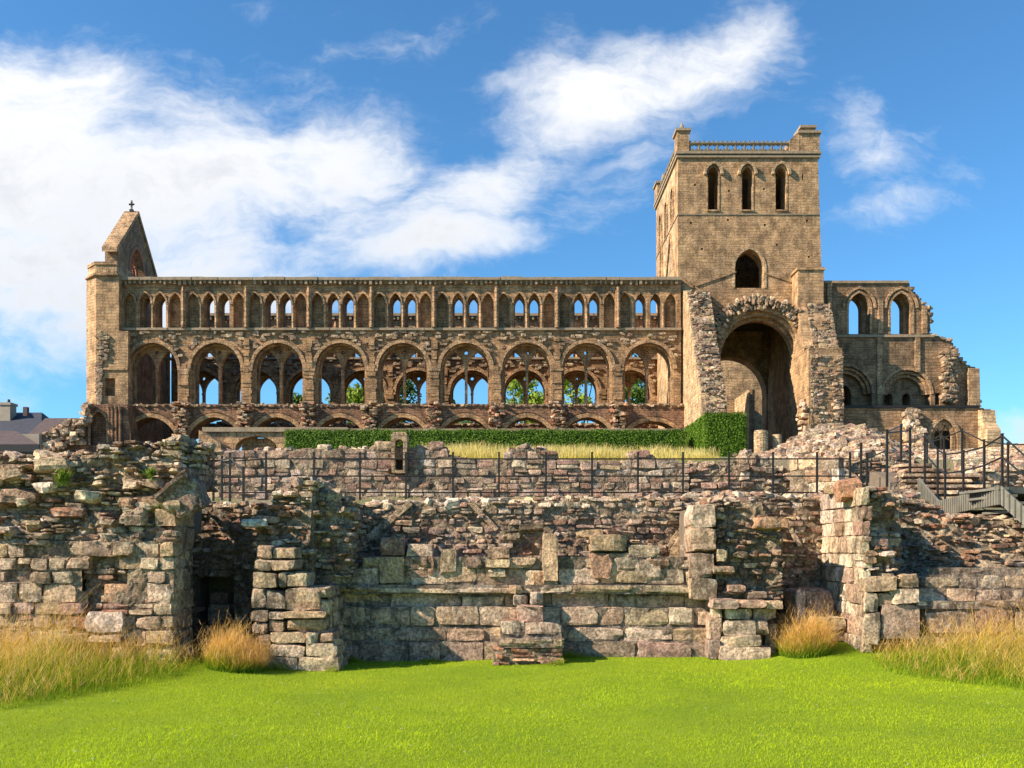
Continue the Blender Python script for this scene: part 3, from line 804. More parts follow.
st.put((X(186, 12.5), 12.62, Z(497, 12.5)), (0.22, 0.34, 0.26), 3.2, 0.1, 0.4, 0.1, (0.30, 0.20, 0.15), 0.16)
st.put((X(178, 12.5), 12.60, Z(486, 12.5)), (0.30, 0.36, 0.06), 5, 0.0, 0.75, 0.0, (0.22, 0.13, 0.09), 0.12)
st.into(MB(), 8, 4).build('overhanging_boulder', M['stone'], th)
st = Stones()
lay(st, X(158, YA), X(192, YA), Z(478, YA), interp(W([(158, 440), (165, 437), (192, 442)], YA)), YA + 0.42, (0.07, 0.13), (1.2, 2.8), (3, 5), 0.16, 0.05, 0.17, 'rubble', seed=5)
cap(st, X(160, YA), X(192, YA), lambda x: Z(441, YA), YA + 0.5, YA + 1.5, 0.15, 'rubble')
fr = ((X(192, YA + 0.5), YA + 0.5, 0), (0, 1, 0), (-1, 0, 0))
st2 = Stones(); lay(st2, 0, 1.1, Z(484, YA), Z(446, YA), 0.0, (0.08, 0.15), (1.2, 2.6), (3, 5), 0.15, 0.05, 0.16, 'dark', frame=fr, seed=6)
mb = st.into(MB(), 3, 5); st2.into(mb, 3, 6); mb.build('end_rubble', M['stone'], th)


def fern(label, x, y, z, r, n, parent_none=None):
    mb = MB()
    a = rng.uniform(0, 6.283, n); P = np.stack([x + rng.normal(0, r * 0.3, n), y + rng.normal(0, 0.03, n), z + rng.normal(0, r * 0.3, n)], 1)
    c = colr(n, (0.10, 0.17, 0.015), (0.22, 0.28, 0.03))
    blades(mb, P, rng.uniform(0.4, 1.0, n) * r, rng.uniform(0.012, 0.03, n), a, rng.uniform(0.3, 1.2, n), c, c * 1.1, 2)
    tag(mb.build('wall_fern', M['leaf']), label, 'plant', 'small plants rooted in the rubble')
fern('bright green fern tuft growing from the pale rubble of the tall left wall', X(65, 12.25), 12.2, Z(480, 12.2), 0.14, 160)
fern('dark little plant in the cleft left of the overhanging boulder', X(150, 12.25), 12.28, Z(474, 12.2), 0.10, 90)
fern('small plant under the boulder cleft, lower than the other cleft plant', X(158, 12.25), 12.35, Z(506, 12.2), 0.09, 80)

# ---- B: the back wall of the range
th = thing('range_wall', 'long rubble back wall with slanting vault springers, behind the low plinth wall', 'ruined wall', (0, 14.6, 0))
YB = 14.6
topB = interp(W([(60, 505), (185, 506), (215, 503), (250, 504), (330, 502), (370, 503), (410, 501), (440, 500), (470, 499), (520, 500), (560, 497), (600, 498), (640, 496), (680, 497), (720, 494), (760, 494), (800, 496), (852, 497)], YB))
st = Stones()
def palB(x, z):
    px = 512 + x * F / YB; py = HZ - (z - EYE) * F / YB
    if py < 512: return rnd.choice(['pale', 'rubble', 'rubble'])
    if 335 < px < 380 or 430 < px < 540: return rnd.choice(['pink', 'pink', 'rubble'])
    if px > 760: return rnd.choice(['pink', 'rubble', 'red', 'dark'])
    return rnd.choice(['pink', 'rubble', 'dark'])
nicheB = lambda x, z: not (X(196, YB) < x < X(234, YB) and Z(628, YB) < z < Z(577, YB))
lay(st, X(70, YB), X(852, YB), 0.0, topB, lambda x, z: YB + 0.03 * n2(x * 2, z * 2, 12), (0.065, 0.125), (1.1, 2.8), (3.5, 6), 0.13, 0.022, 0.13, palB, 0.009, 0.04, 0.18, nicheB, 0.05, seed=11)
cap(st, X(185, YB), X(852, YB), topB, YB + 0.1, YB + 0.8, 0.13, 'pale', dens=1.1)
st.into(MB(), 3, 11).build('rubble_facing', M['stone'], th)
mb = MB(); prof = [(x, topB(x)) for x in np.linspace(X(236, YB), X(852, YB), 14)]
core_poly(mb, prof, -0.2, YB + 0.16, 15.4, 0.1)
x0, x1 = X(70, YB), X(236, YB)
mb.plate([(x0, -0.2), (x1, -0.2), (x1, 2.3), (x0, 2.3)], [[(X(197, YB), 0.0), (X(197, YB), Z(580, YB)), (X(205, YB), Z(575, YB)), (X(228, YB), Z(577, YB)), (X(233, YB), Z(590, YB)), (X(233, YB), 0.0)]], YB + 0.16, 15.2)
mb.box(x0, x1, 15.2, 15.4, -0.2, 2.3)
mb.build('rubble_core', M['core'], th)
st = Stones(); B(st, 207, 229, 604, 624, YB + 0.1, 0.2, 'dark', 9, 0.05); B(st, 209, 228, 592, 604, YB + 0.25, 0.2, 'dark', 8, 0.05)
st.into(MB(), 4, 12).build('niche_block', M['stone'], th)
# slanting vault springers left in the wall
for (a, b, wd) in [((411, 502), (345, 557), 0.13), ((471, 503), (497, 530), 0.10), ((691, 514), (668, 547), 0.08), ((786, 520), (800, 546), 0.09), ((846, 511), (818, 547), 0.09), ((340, 525), (360, 552), 0.10)]:
    mb = MB(); p = Vector((X(a[0], YB), 0, Z(a[1], YB))); q = Vector((X(b[0], YB), 0, Z(b[1], YB))); d = (q - p).normalized(); nn = Vector((-d.z, 0, d.x)) * wd * 0.5
    L = (q - p).length; k = max(2, int(L / 0.32)); st = Stones()
    for i in range(k):
        c = p + (q - p) * ((i + 0.5) / k); ang = math.atan2(d.z, d.x)
        st.put((c.x, YB + 0.145, c.z), (L / k / 2 - 0.003, 0.16, wd * 0.42), 12, 0, ang, 0, pick('ashlar'), 0.03)
    st.into(mb, 3, 13).build('vault_springer', M['stone'], th)
# smooth plaster-like panels under two of the springers
mb = MB(); mb.plate(W([(671, 548), (690, 517), (691, 578), (664, 578)], YB), [], YB - 0.04, YB + 0.2); mb.build('dressed_panel', M['dressed'], th)

# ---- C: the square pier with a plinth
th = thing('square_pier', 'square ruined pier with moulded plinth and broken rubble top, right of the dark gap', 'ruined pier', (X(295, 12.5), 12.5, 0))
YC = 12.45
st = Stones()
for (a, b, c, d, o) in [(266, 298, 656, 672, .06), (298, 340, 656, 672, .06), (270, 306, 644, 657, .05), (306, 339, 643, 657, .05)]: B(st, a, b, c, d, YC, 0.35, 'ashlar', 7, 0.06, out=o)
for (a, b, c, d, o) in [(251, 267, 588, 609, 0), (265, 285, 590, 610, 0), (285, 320, 587, 611, .03), (250, 268, 610, 622, 0), (268, 284, 611, 620, 0), (283, 327, 611, 618, .10), (251, 268, 622, 634, 0), (268, 284, 620, 632, -.02),
                        (284, 327, 619, 631, 0), (258, 272, 634, 646, .02), (270, 306, 632, 644, .03), (305, 318, 632, 645, .05), (318, 333, 632, 643, .02), (262, 272, 646, 658, 0),
                        (253, 277, 572, 588, .02), (277, 286, 572, 589, -.02), (286, 306, 573, 587, -.02), (253, 270, 559, 571, -.02), (270, 295, 559, 571, 0), (256, 272, 545, 559, -.03), (272, 295, 547, 559, -.05)]:
    B(st, a, b, c, d, YC, 0.32, 'ashlar', 8, 0.055, out=o)
st.into(MB(), 4, 21).build('squared_blocks', M['stone'], th)
# return of the plinth on the right side
st = Stones(); fr = ((X(338, YC), YC, 0), (0, 1, 0), (-1, 0, 0))
lay(st, 0.05, 1.1, 0, Z(643, YC), -0.02, (0.19, 0.22), (1.5, 3), (6, 9), 0.2, 0.01, 0.06, 'ashlar', frame=fr)
lay(st, 0.05, 1.1, Z(643, YC), Z(587, YC), 0.13, (0.17, 0.27), (1.2, 2.5), (6, 9), 0.2, 0.015, 0.06, 'ashlar', frame=fr)
st.into(MB(), 4, 22).build('side_blocks', M['stone'], th)
st = Stones(); YC2 = 13.0
topC = interp(W([(248, 548), (256, 520), (266, 505), (270, 492), (285, 486), (292, 477), (312, 478), (322, 490), (335, 494), (345, 516), (352, 546), (360, 580)], YC2))
lay(st, X(256, YC2), X(352, YC2), Z(590, YC2), topC, lambda x, z: YC2 - 0.1 + 0.12 * n2(x * 3, z * 3, 31) + (0.25 if x > X(312, YC2) else 0) + max(0, z - 1.9) * 0.25, (0.045, 0.105), (1.2, 3.2), (3, 5), 0.17, 0.055, 0.17,
    lambda x, z: rnd.choice(['rubble', 'pale', 'dark', 'red']) if z < Z(500, YC2) else 'pale', 0.008, 0.05, 0.2, seed=22)
cap(st, X(262, YC2), X(345, YC2), lambda x: topC(x) - 0.03, YC2 + 0.1, YC2 + 1.4, 0.15, 'pale')
st.put((X(252, 12.6), 12.75, Z(523, 12.6)), (0.17, 0.2, 0.055), 6, 0.2, 0.02, 0, (0.50, 0.47, 0.42), 0.08)
fr = ((X(258, YC2), YC2, 0), (0, -1, 0), (1, 0, 0))
s2 = Stones(); lay(s2, -1.5, 0.05, Z(590, YC2), Z(510, YC2), 0.0, (0.07, 0.14), (1.2, 2.8), (3, 5), 0.15, 0.05, 0.16, 'rubble', frame=fr)
s3 = Stones(); lay(s3, 0, 1.2, 1.1, Z(503, YC2), 0.0, (0.06, 0.12), (1.2, 2.8), (3, 5), 0.12, 0.04, 0.16, 'rubble', frame=((X(347, YC2) + 0.03, YC2 + 0.35, 0), (0, 1, 0), (-1, 0, 0)), seed=27)
mb = st.into(MB(), 3, 23); s2.into(mb, 3, 24); s3.into(mb, 3, 25); mb.build('rubble_top', M['stone'], th)
mb = MB(); mb.box(X(256, YC) + 0.06, X(330, YC) - 0.10, YC + 0.25, 14.6, -0.2, Z(592, YC)); core_poly(mb, [(x, topC(x)) for x in np.linspace(X(266, YC2), X(345, YC2), 7)], 1.0, YC2 + 0.62, 14.6, 0.16)
mb.build('rubble_core', M['core'], th)

# ---- D: the long low plinth wall with blocks still standing on it
th = thing('plinth_wall', 'long low plinth wall at the back of the lawn, upright blocks standing on it', 'ruined wall', (0.2, 13.5, 0))
YD = 13.5
def course(st, py0, py1, px0, px1, out, L, pal='ashlar', e=(6, 9), dep=0.25, rough=0.06, Y=YD, skip=0.0, var=0.012, sl=0.0):
    x = X(px0, Y); xe = X(px1, Y); z0, z1 = Z(py1, Y), Z(py0, Y)
    gx = np.linspace(x, xe, max(3, int((xe - x) / 0.04))); gz = np.linspace(z0 - 0.01, z1 + 0.005, max(3, int((z1 - z0) / 0.04)))
    XX, ZZ = np.meshgrid(gx, gz); pn = np.stack([XX.ravel(), ZZ.ravel(), XX.ravel() * 0], 1)
    tn = np.clip(vnoise(pn * 3, 5) * 0.5 + vnoise(pn * 15, 6) * 0.5 + 0.5, 0, 1)[:, None]
    i_ = np.arange(len(gz) - 1)[:, None] * len(gx) + np.arange(len(gx) - 1)[None]
    st.mo.append((np.stack([XX.ravel(), Y - out + 0.030 + 0.014 * vnoise(pn * 11, 4), ZZ.ravel()], 1), np.stack([i_, i_ + 1, i_ + len(gx) + 1, i_ + len(gx)], -1).reshape(-1, 4), np.array([[0.16, 0.115, 0.085]]) + np.array([[0.2, 0.155, 0.12]]) * tn))
    while x < xe - 0.03:
        l = min(rnd.uniform(*L), xe - x)
        if xe - x - l < 0.12: l = xe - x
        if rnd.random() > skip:
            d = rnd.uniform(0.0, 0.25) * (z1 - z0) if rnd.random() < 0.3 else 0
            st.put((x + l / 2, Y + dep - out + rnd.gauss(0, var), (z0 + z1 - d) / 2), (l / 2 - 0.004, dep, (z1 - z0 - d) / 2 - 0.003), rnd.uniform(*e), rnd.gauss(0, .015), rnd.gauss(0, .012), sl,
                   pick(pal), rough)
        x += l
st = Stones()
course(st, 641, 662, 338, 712, 0.13, (0.45, 1.1), 'pink', (5, 8)); course(st, 627, 641, 338, 712, 0.10, (0.4, 1.0), 'ashlar', (4.5, 7), rough=0.08)
course(st, 608, 627, 338, 712, 0.07, (0.35, 0.75), 'ashlar', (5, 8), sl=-0.12)
course(st, 593, 608, 338, 712, -0.05, (0.6, 1.2), 'ashlar', (10, 14), rough=0.025)
course(st, 567, 585, 340, 712, 0.0, (0.40, 0.75), 'ashlar', (8, 12), rough=0.06)
st.into(MB(), 4, 31).build('plinth_courses', M['stone'], th)
st = Stones(); course(st, 585, 593, 338, 712, 0.09, (0.4, 1.2), 'ashlar', (5, 7), rough=0.10, skip=0.02)
st.into(MB(), 4, 32).build('string_moulding', M['stone'], th)
st = Stones(); course(st, 557, 568, 362, 700, 0.03, (0.2, 0.55), 'rubble', (4, 6), rough=0.12, skip=0.12)
lay(st, X(470, YD), X(712, YD), Z(568, YD), lambda x: Z(535, YD) + 0.15 * n1(x * 2, 7) if x > X(590, YD) else Z(553, YD), lambda x, z: YD + 0.12 + 0.05 * n2(x * 3, z * 4, 4), (0.08, 0.15), (1.3, 3), (3.5, 6), 0.2, 0.05, 0.13,
    lambda x, z: rnd.choice(['rubble', 'dark', 'tan']), keep=lambda x, z: not (X(500, YD) < x < X(588, YD) and z > Z(556, YD)) and not (X(660, YD) < x < X(690, YD) and z > Z(566, YD)))
lay(st, X(498, YD), X(545, YD), Z(586, YD), Z(528, YD), YD + 0.35, (0.08, 0.15), (1.3, 3), (3.5, 6), 0.2, 0.05, 0.13, 'dark')
st.into(MB(), 3, 33).build('upper_rubble', M['stone'], th)
UP = [(379, 405, 537, 556, .05), (379, 405, 556, 583, .05), (405, 433, 544, 557, 0), (407, 427, 557, 570, 0), (427, 434, 556, 575, .02), (406, 428, 570, 578, 0), (440, 457, 549, 575, .03), (488, 510, 547, 560, .05), (485, 510, 559, 568, .08),
      (488, 507, 568, 577, .05), (542, 558, 533, 581, .08), (590, 612, 553, 579, .05), (590, 627, 534, 552, .08), (628, 660, 545, 558, .02), (609, 632, 559, 572, .02), (634, 661, 559, 578, .04), (607, 631, 553, 558, .03), (616, 652, 571, 583, .04)]
st = Stones()
for (a, b, c, d, o) in UP: B(st, a, b, c, d, YD, 0.22, rnd.choice(['ashlar', 'tan', 'ashlar', 'pink']), 9, 0.045, out=o)
st.into(MB(), 5, 34).build('standing_blocks', M['stone'], th)
mb = MB(); mb.box(X(338, YD), X(712, YD), YD + 0.3, 14.65, -0.2, 1.40); mb.build('rubble_core', M['core'], th)

# ---- E: the low stepped buttress base in the middle
th = thing('buttress_base', 'low stepped buttress base with red eroded courses, mid-way along the plinth wall', 'ruined buttress', (X(528, 12.8), 12.8, 0))
st = Stones(); YE = 12.75
lay(st, X(492, YE), X(563, YE), -0.05, Z(646, YE), YE, (0.06, 0.10), (2.0, 5), (4, 6), 0.25, 0.02, 0.13, 'red', seed=4)
course(st, 639, 647, 499, 564, 0.04, (0.5, 0.9), 'ashlar', (7, 9), Y=YE, dep=0.4)
course(st, 626, 640, 500, 562, -0.08, (0.28, 0.42), 'pale', (6, 8), Y=YE, dep=0.35, sl=-0.2)
B(st, 500, 517, 620, 627, YE + 0.3, 0.2, 'red', 5, 0.1); B(st, 516, 544, 605, 626, YE + 0.35, 0.3, 'ashlar', 6, 0.08); B(st, 508, 522, 585, 594, YE + 0.55, 0.3, 'ashlar', 6, 0.07); B(st, 530, 544, 592, 606, YE + 0.5, 0.3, 'pink', 5, 0.1); B(st, 512, 528, 594, 606, YE + 0.55, 0.3, 'pink', 6, 0.1)
B(st, 533, 545, 572, 592, YE + 0.7, 0.3, 'red', 6, 0.1)
fr = ((X(562, YE), YE, 0), (0, 1, 0), (-1, 0, 0))
s2 = Stones(); lay(s2, 0, 0.9, 0, Z(641, YE), 0, (0.1, 0.18), (1.5, 3), (4, 6), 0.2, 0.02, 0.1, 'red', frame=fr)
mb = st.into(MB(), 4, 41); s2.into(mb, 3, 42); mb.build('stepped_courses', M['stone'], th)
mb = MB(); mb.box(X(497, YE), X(557, YE), YE + 0.25, 13.7, -0.2, Z(642, YE)); mb.build('rubble_core', M['core'], th)

# ---- F: right buttress, battered plinth, dark rubble pier above and the tall pillar of three blocks
th = thing('battered_buttress', 'ruined buttress with stepped plinth, tall pillar of blocks and dark rubble above', 'ruined buttress', (X(740, 13.2), 13.2, 0))
YF = 13.05
st = Stones()
for (a, b, c, d, o) in [(709, 722, 640, 660, -.06), (720, 772, 646, 661, 0), (721, 762, 636, 647, .0), (724, 758, 620, 637, -.08), (727, 757, 609, 621, -.12), (757, 771, 620, 637, -.1), (711, 725, 618, 641, -.12), (714, 727, 606, 620, -.16), (712, 740, 599, 609, 0), (740, 768, 600, 609, 0), (768, 786, 601, 610, -.06), (770, 782, 625, 660, -.25), (757, 782, 609, 622, -.25)]:
    B(st, a, b, c, d, YF, 0.4, rnd.choice(['ashlar', 'pink', 'ashlar']), 7, 0.06, out=o)
st.into(MB(), 5, 51).build('plinth_blocks', M['stone'], th)
st = Stones()
for (a, b, c, d) in [(690, 716, 504, 528), (690, 717, 528, 553), (690, 715, 553, 578), (690, 717, 578, 600)]: B(st, a, b, c, d, YF + 0.25, 0.28, 'ashlar', 10, 0.04)
B(st, 717, 728, 549, 562, YF + 0.2, 0.25, 'ashlar', 8, 0.05)
st.into(MB(), 5, 52).build('pillar', M['stone'], th)
st = Stones(); YF2 = 13.4
topF = interp(W([(714, 498), (730, 496), (760, 500), (772, 518), (784, 536), (792, 560), (796, 600)], YF2))
lay(st, X(716, YF2), X(785, YF2), Z(601, YF2), topF, lambda x, z: YF2 + 0.1 * n2(x * 3, z * 3, 44) + 0.05, (0.05, 0.115), (1.2, 2.8), (3, 5), 0.18, 0.055, 0.16, lambda x, z: rnd.choice(['dark', 'dark', 'rubble']), 0.009, 0.05, 0.2, seed=24)
cap(st, X(716, YF2), X(770, YF2), topF, YF2 + 0.2, 14.6, 0.14, 'rubble')
for (px, py, s, p) in [(770, 523, .18, 'red'), (722, 570, .12, 'pale'), (735, 588, .10, 'pink'), (755, 595, .11, 'pink')]:
    st.put((X(px, YF2), YF2 + 0.05, Z(py, YF2)), (s * 1.3, 0.2, s * 0.5), 5, 0, 0, 0, pick(p), 0.1)
st.into(MB(), 3, 53).build('rubble_pier', M['stone'], th)
mb = MB(); mb.box(X(716, YF) + 0.1, X(768, YF), YF + 0.3, 14.65, -0.2, Z(605, YF)); core_poly(mb, [(x, topF(x)) for x in np.linspace(X(694, YF2), X(780, YF2), 6)], 0.8, YF2 + 0.24, 14.65, 0.15)
mb.build('rubble_core', M['core'], th)

# ---- G: blocks in the right recess
st = Stones(); B(st, 796, 806, 589, 617, 13.75, 0.3, 'pink', 10, 0.04); B(st, 806, 834, 589, 617, 13.75, 0.3, 'pink', 9, 0.05); B(st, 795, 834, 616, 640, 13.75, 0.3, 'pink', 9, 0.05)
tag(st.into(MB(), 5, 61).build('stone_block', M['stone']), 'squat pinkish stone block standing in the right hand recess', 'stone block')
st = Stones(); B(st, 812, 846, 617, 631, 13.45, 0.25, 'ashlar', 11, 0.03); B(st, 812, 848, 631, 642, 13.5, 0.25, 'dark', 8, 0.05)
tag(st.into(MB(), 5, 62).build('stone_step', M['stone']), 'flat pale step slab at the foot of the right hand recess, beside the tussock', 'stone step')

# ---- H: right pier with a bright dressed side
th = thing('recess_pier', 'ruined pier with bright dressed side and dark rubble front, right of the recess', 'ruined pier', (5.3, 12.9, 0))
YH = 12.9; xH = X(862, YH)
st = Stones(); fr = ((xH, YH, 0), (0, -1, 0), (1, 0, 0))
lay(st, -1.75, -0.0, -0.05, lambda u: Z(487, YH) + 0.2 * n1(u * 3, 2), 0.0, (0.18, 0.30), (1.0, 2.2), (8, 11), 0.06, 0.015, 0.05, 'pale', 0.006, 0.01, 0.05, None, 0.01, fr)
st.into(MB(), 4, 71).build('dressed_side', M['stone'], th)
st = Stones()
topH = interp(W([(858, 482), (872, 480), (885, 488), (900, 492), (925, 510), (960, 520)], YH))
lay(st, xH + 0.02, X(912, YH), Z(578, YH), topH, lambda x, z: YH + 0.05 + 0.14 * n2(x * 3, z * 3, 54) + max(0, z - 1.5) * 0.2 + max(0, x - X(890, YH)) * 0.9, (0.065, 0.15), (1.2, 2.8), (3, 5.5), 0.18, 0.06, 0.16, lambda x, z: rnd.choice(['dark', 'rubble', 'red', 'tan']), seed=34)
cap(st, xH, X(905, YH), topH, YH + 0.3, 14.5, 0.16, 'rubble')
st.put((X(852, 13.2), 13.4, Z(490, 13.2)), (0.17, 0.2, 0.17), 4, 0, 0.2, 0, pick('red'), 0.14)
st.into(MB(), 3, 72).build('rubble_front', M['stone'], th)
st = Stones()
for (a, b, c, d, o) in [(863, 896, 575, 592, .06), (897, 918, 573, 588, .04), (863, 878, 592, 612, .04), (878, 892, 593, 606, .0), (889, 918, 588, 604, .06), (863, 880, 612, 645, .05), (880, 920, 604, 640, .02)]: B(st, a, b, c, d, YH, 0.3, 'ashlar', 9, 0.05, out=o)
st.into(MB(), 5, 73).build('squared_blocks', M['stone'], th)
mb = MB(); core_poly(mb, [(x, topH(x)) for x in np.linspace(xH + 0.1, X(925, YH), 6)], -0.2, YH + 0.80, 15.2, 0.2); mb.build('rubble_core', M['core'], th)

# ---- I: right wall: rubble bank over a low wall of squared blocks
th = thing('rubble_bank', 'sloping rubble bank with reddish stones over a low block wall, under the steel stairs', 'ruined wall', (8.0, 13.3, 0))
st = Stones(); YI = 13.9
topI = interp(W([(895, 498), (915, 512), (945, 517), (985, 516), (1024, 520), (1200, 512)], YI + 0.6))
lay(st, X(900, YI), X(1210, YI), Z(588, YI), topI, lambda x, z: YI + (z - 1.1) * 0.55 + 0.1 * n2(x * 2, z * 3, 64), (0.05, 0.115), (1.2, 3.0), (3, 5), 0.2, 0.05, 0.16,
    lambda x, z: 'red' if X(945, YI) < x < X(990, YI) and z > 1.25 and rnd.random() < 0.75 else rnd.choice(['dark', 'rubble', 'dark']), 0.009, 0.05, 0.2, seed=44)
cap(st, X(900, YI), X(1210, YI), topI, YI + 0.7, YI + 1.6, 0.16, 'rubble')
st.into(MB(), 3, 81).build('rubble_face', M['stone'], th)
st = Stones(); YJ = 13.2
course(st, 575, 588, 925, 1210, 0.0, (0.30, 0.5), 'ashlar', (7, 10), Y=YJ, rough=0.05); course(st, 588, 603, 918, 1210, 0.02, (0.3, 0.55), 'ashlar', (7, 10), Y=YJ, rough=0.05)
course(st, 568, 576, 930, 1210, -0.06, (0.2, 0.5), 'rubble', (4, 6), Y=YJ, rough=0.12, skip=0.35)
st.into(MB(), 4, 82).build('block_wall', M['stone'], th)
st = Stones(); course(st, 600, 607, 908, 1210, 0.30, (0.4, 0.9), 'pale', (6, 8), Y=YJ, rough=0.06); course(st, 606, 632, 918, 1210, 0.26, (0.5, 0.95), 'pale', (7, 10), Y=YJ, rough=0.05); course(st, 631, 655, 905, 1210, 0.24, (0.4, 0.9), 'ashlar', (7, 9), Y=YJ)
st.into(MB(), 4, 83).build('ledge_blocks', M['stone'], th)
mb = MB(); mb.box(X(912, YJ), X(1210, YJ), YJ + 0.25, YI + 0.3, -0.2, Z(580, YJ)); mb.plate([(YI + 0.45, 0.5), (YI + 0.45, 1.1), (YI + 1.1, 2.2), (15.6, 2.25), (15.6, 0.5)], [], X(900, YI), X(1210, YI), axis='x')
mb.build('rubble_core', M['core'], th)

# ================================================================== the terrace behind
th = thing('terrace_wall', 'pinkish coursed retaining wall with a broken top behind the iron railing', 'retaining wall', (0, 23, 2.9))
YT = 23.0
topT = interp(W([(188, 464), (200, 453), (235, 450), (300, 447), (395, 446), (440, 446), (447, 452), (470, 457), (504, 458), (508, 449), (530, 446), (548, 449), (556, 460), (600, 463), (626, 461), (629, 452), (652, 452), (658, 459), (690, 461), (720, 464), (738, 454), (748, 449), (762, 455), (775, 464), (800, 468)], YT))
st = Stones()
def palT(x, z): return rnd.choice(['pink', 'pink', 'rubble']) if x < X(690, YT) else rnd.choice(['rubble', 'tan', 'pink', 'pale'])
lay(st, X(188, YT), X(690, YT), 2.75, topT, lambda x, z: YT + 0.03 * n2(x, z, 71), (0.16, 0.27), (1.1, 2.4), (4.5, 8), 0.16, 0.02, 0.09, palT, 0.014, 0.05, 0.12, lambda x, z: not (X(391, YT) < x < X(407, YT) and z > Z(474, YT)), 0.03, seed=51)
lay(st, X(690, YT), X(800, YT), 2.75, topT, lambda x, z: YT + 0.1 * n2(x, z, 72), (0.13, 0.26), (1.1, 2.4), (3.2, 5.5), 0.18, 0.06, 0.15, palT, 0.014, 0.06, 0.12, None, 0.06, seed=52)
for (a, b) in [(188, 390), (408, 445), (506, 554), (626, 656), (690, 770)]: cap(st, X(a, YT), X(b, YT), topT, YT + 0.1, YT + 0.7, 0.16, 'rubble', dens=0.8)
st.into(MB(), 3, 91).build('coursed_facing', M['stone'], th)
mb = MB(); prof = [(x, topT(x)) for x in np.linspace(X(189, YT), X(391, YT), 8)]; core_poly(mb, prof, 2.0, YT + 0.2, YT + 0.9, 0.12)
prof = [(x, topT(x)) for x in np.linspace(X(407, YT), X(798, YT), 40)]; core_poly(mb, prof, 2.0, YT + 0.2, YT + 0.9, 0.14)
mb.box(X(391, YT), X(407, YT), YT + 0.35, YT + 0.9, 2.0, Z(447, YT)); mb.box(X(391, YT), X(407, YT), YT + 0.2, YT + 0.35, 2.0, Z(474, YT))
mb.build('rubble_core', M['core'], th)
# the little arched niche
YN = 22.85
th = thing('arched_niche', 'small arched stone niche in the terrace wall, rising above its top before the hedge', 'niche', (X(399, YN), YN, 2.9))
o_ = [(X(391.5, YN), Z(473, YN)), (X(406.5, YN), Z(473, YN)), (X(407, YN), Z(434, YN)), (X(404, YN), Z(431.5, YN)), (X(393, YN), Z(432, YN)), (X(391, YN), Z(435, YN))]
h_ = [(X(395, YN), Z(471.5, YN))] + round_arch(X(399, YN), 4 * YN / F, Z(470, YN), Z(443, YN), 8) + [(X(403, YN), Z(471.5, YN))]
mb = MB(); mb.plate(o_, [h_[1:-1]], YN, YN + 0.42); mb.build('niche_frame', M['dressed'], th, fix=True)
st = Stones(); B(st, 394, 404, 446, 460, YN + 0.25, 0.15, 'pale', 6, 0.08); st.into(MB(), 4, 92).build('niche_back', M['stone'], th)
# bright dressed block end of a wall, turned to the left
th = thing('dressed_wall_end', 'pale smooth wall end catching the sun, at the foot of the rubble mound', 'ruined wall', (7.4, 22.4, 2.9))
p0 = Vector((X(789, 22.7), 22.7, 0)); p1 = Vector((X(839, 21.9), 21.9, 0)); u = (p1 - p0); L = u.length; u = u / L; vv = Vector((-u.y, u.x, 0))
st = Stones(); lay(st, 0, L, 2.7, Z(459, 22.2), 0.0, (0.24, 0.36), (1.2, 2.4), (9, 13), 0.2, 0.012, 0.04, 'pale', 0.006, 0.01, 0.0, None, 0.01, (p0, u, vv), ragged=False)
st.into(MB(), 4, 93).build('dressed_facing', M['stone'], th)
q = [(p0 + vv * 0.2), (p1 + vv * 0.2 - u * 0.06), (p0 + vv * 1.0 + u * 0.45), (p0 + vv * 1.0)]
mb = MB(); mb.add([(a.x, a.y, 2.3) for a in q] + [(a.x, a.y, 3.95) for a in q], quads=[(0, 3, 2, 1), (4, 5, 6, 7), (0, 1, 5, 4), (1, 2, 6, 5), (2, 3, 7, 6), (3, 0, 4, 7)]); mb.build('rubble_core', M['core'], th)


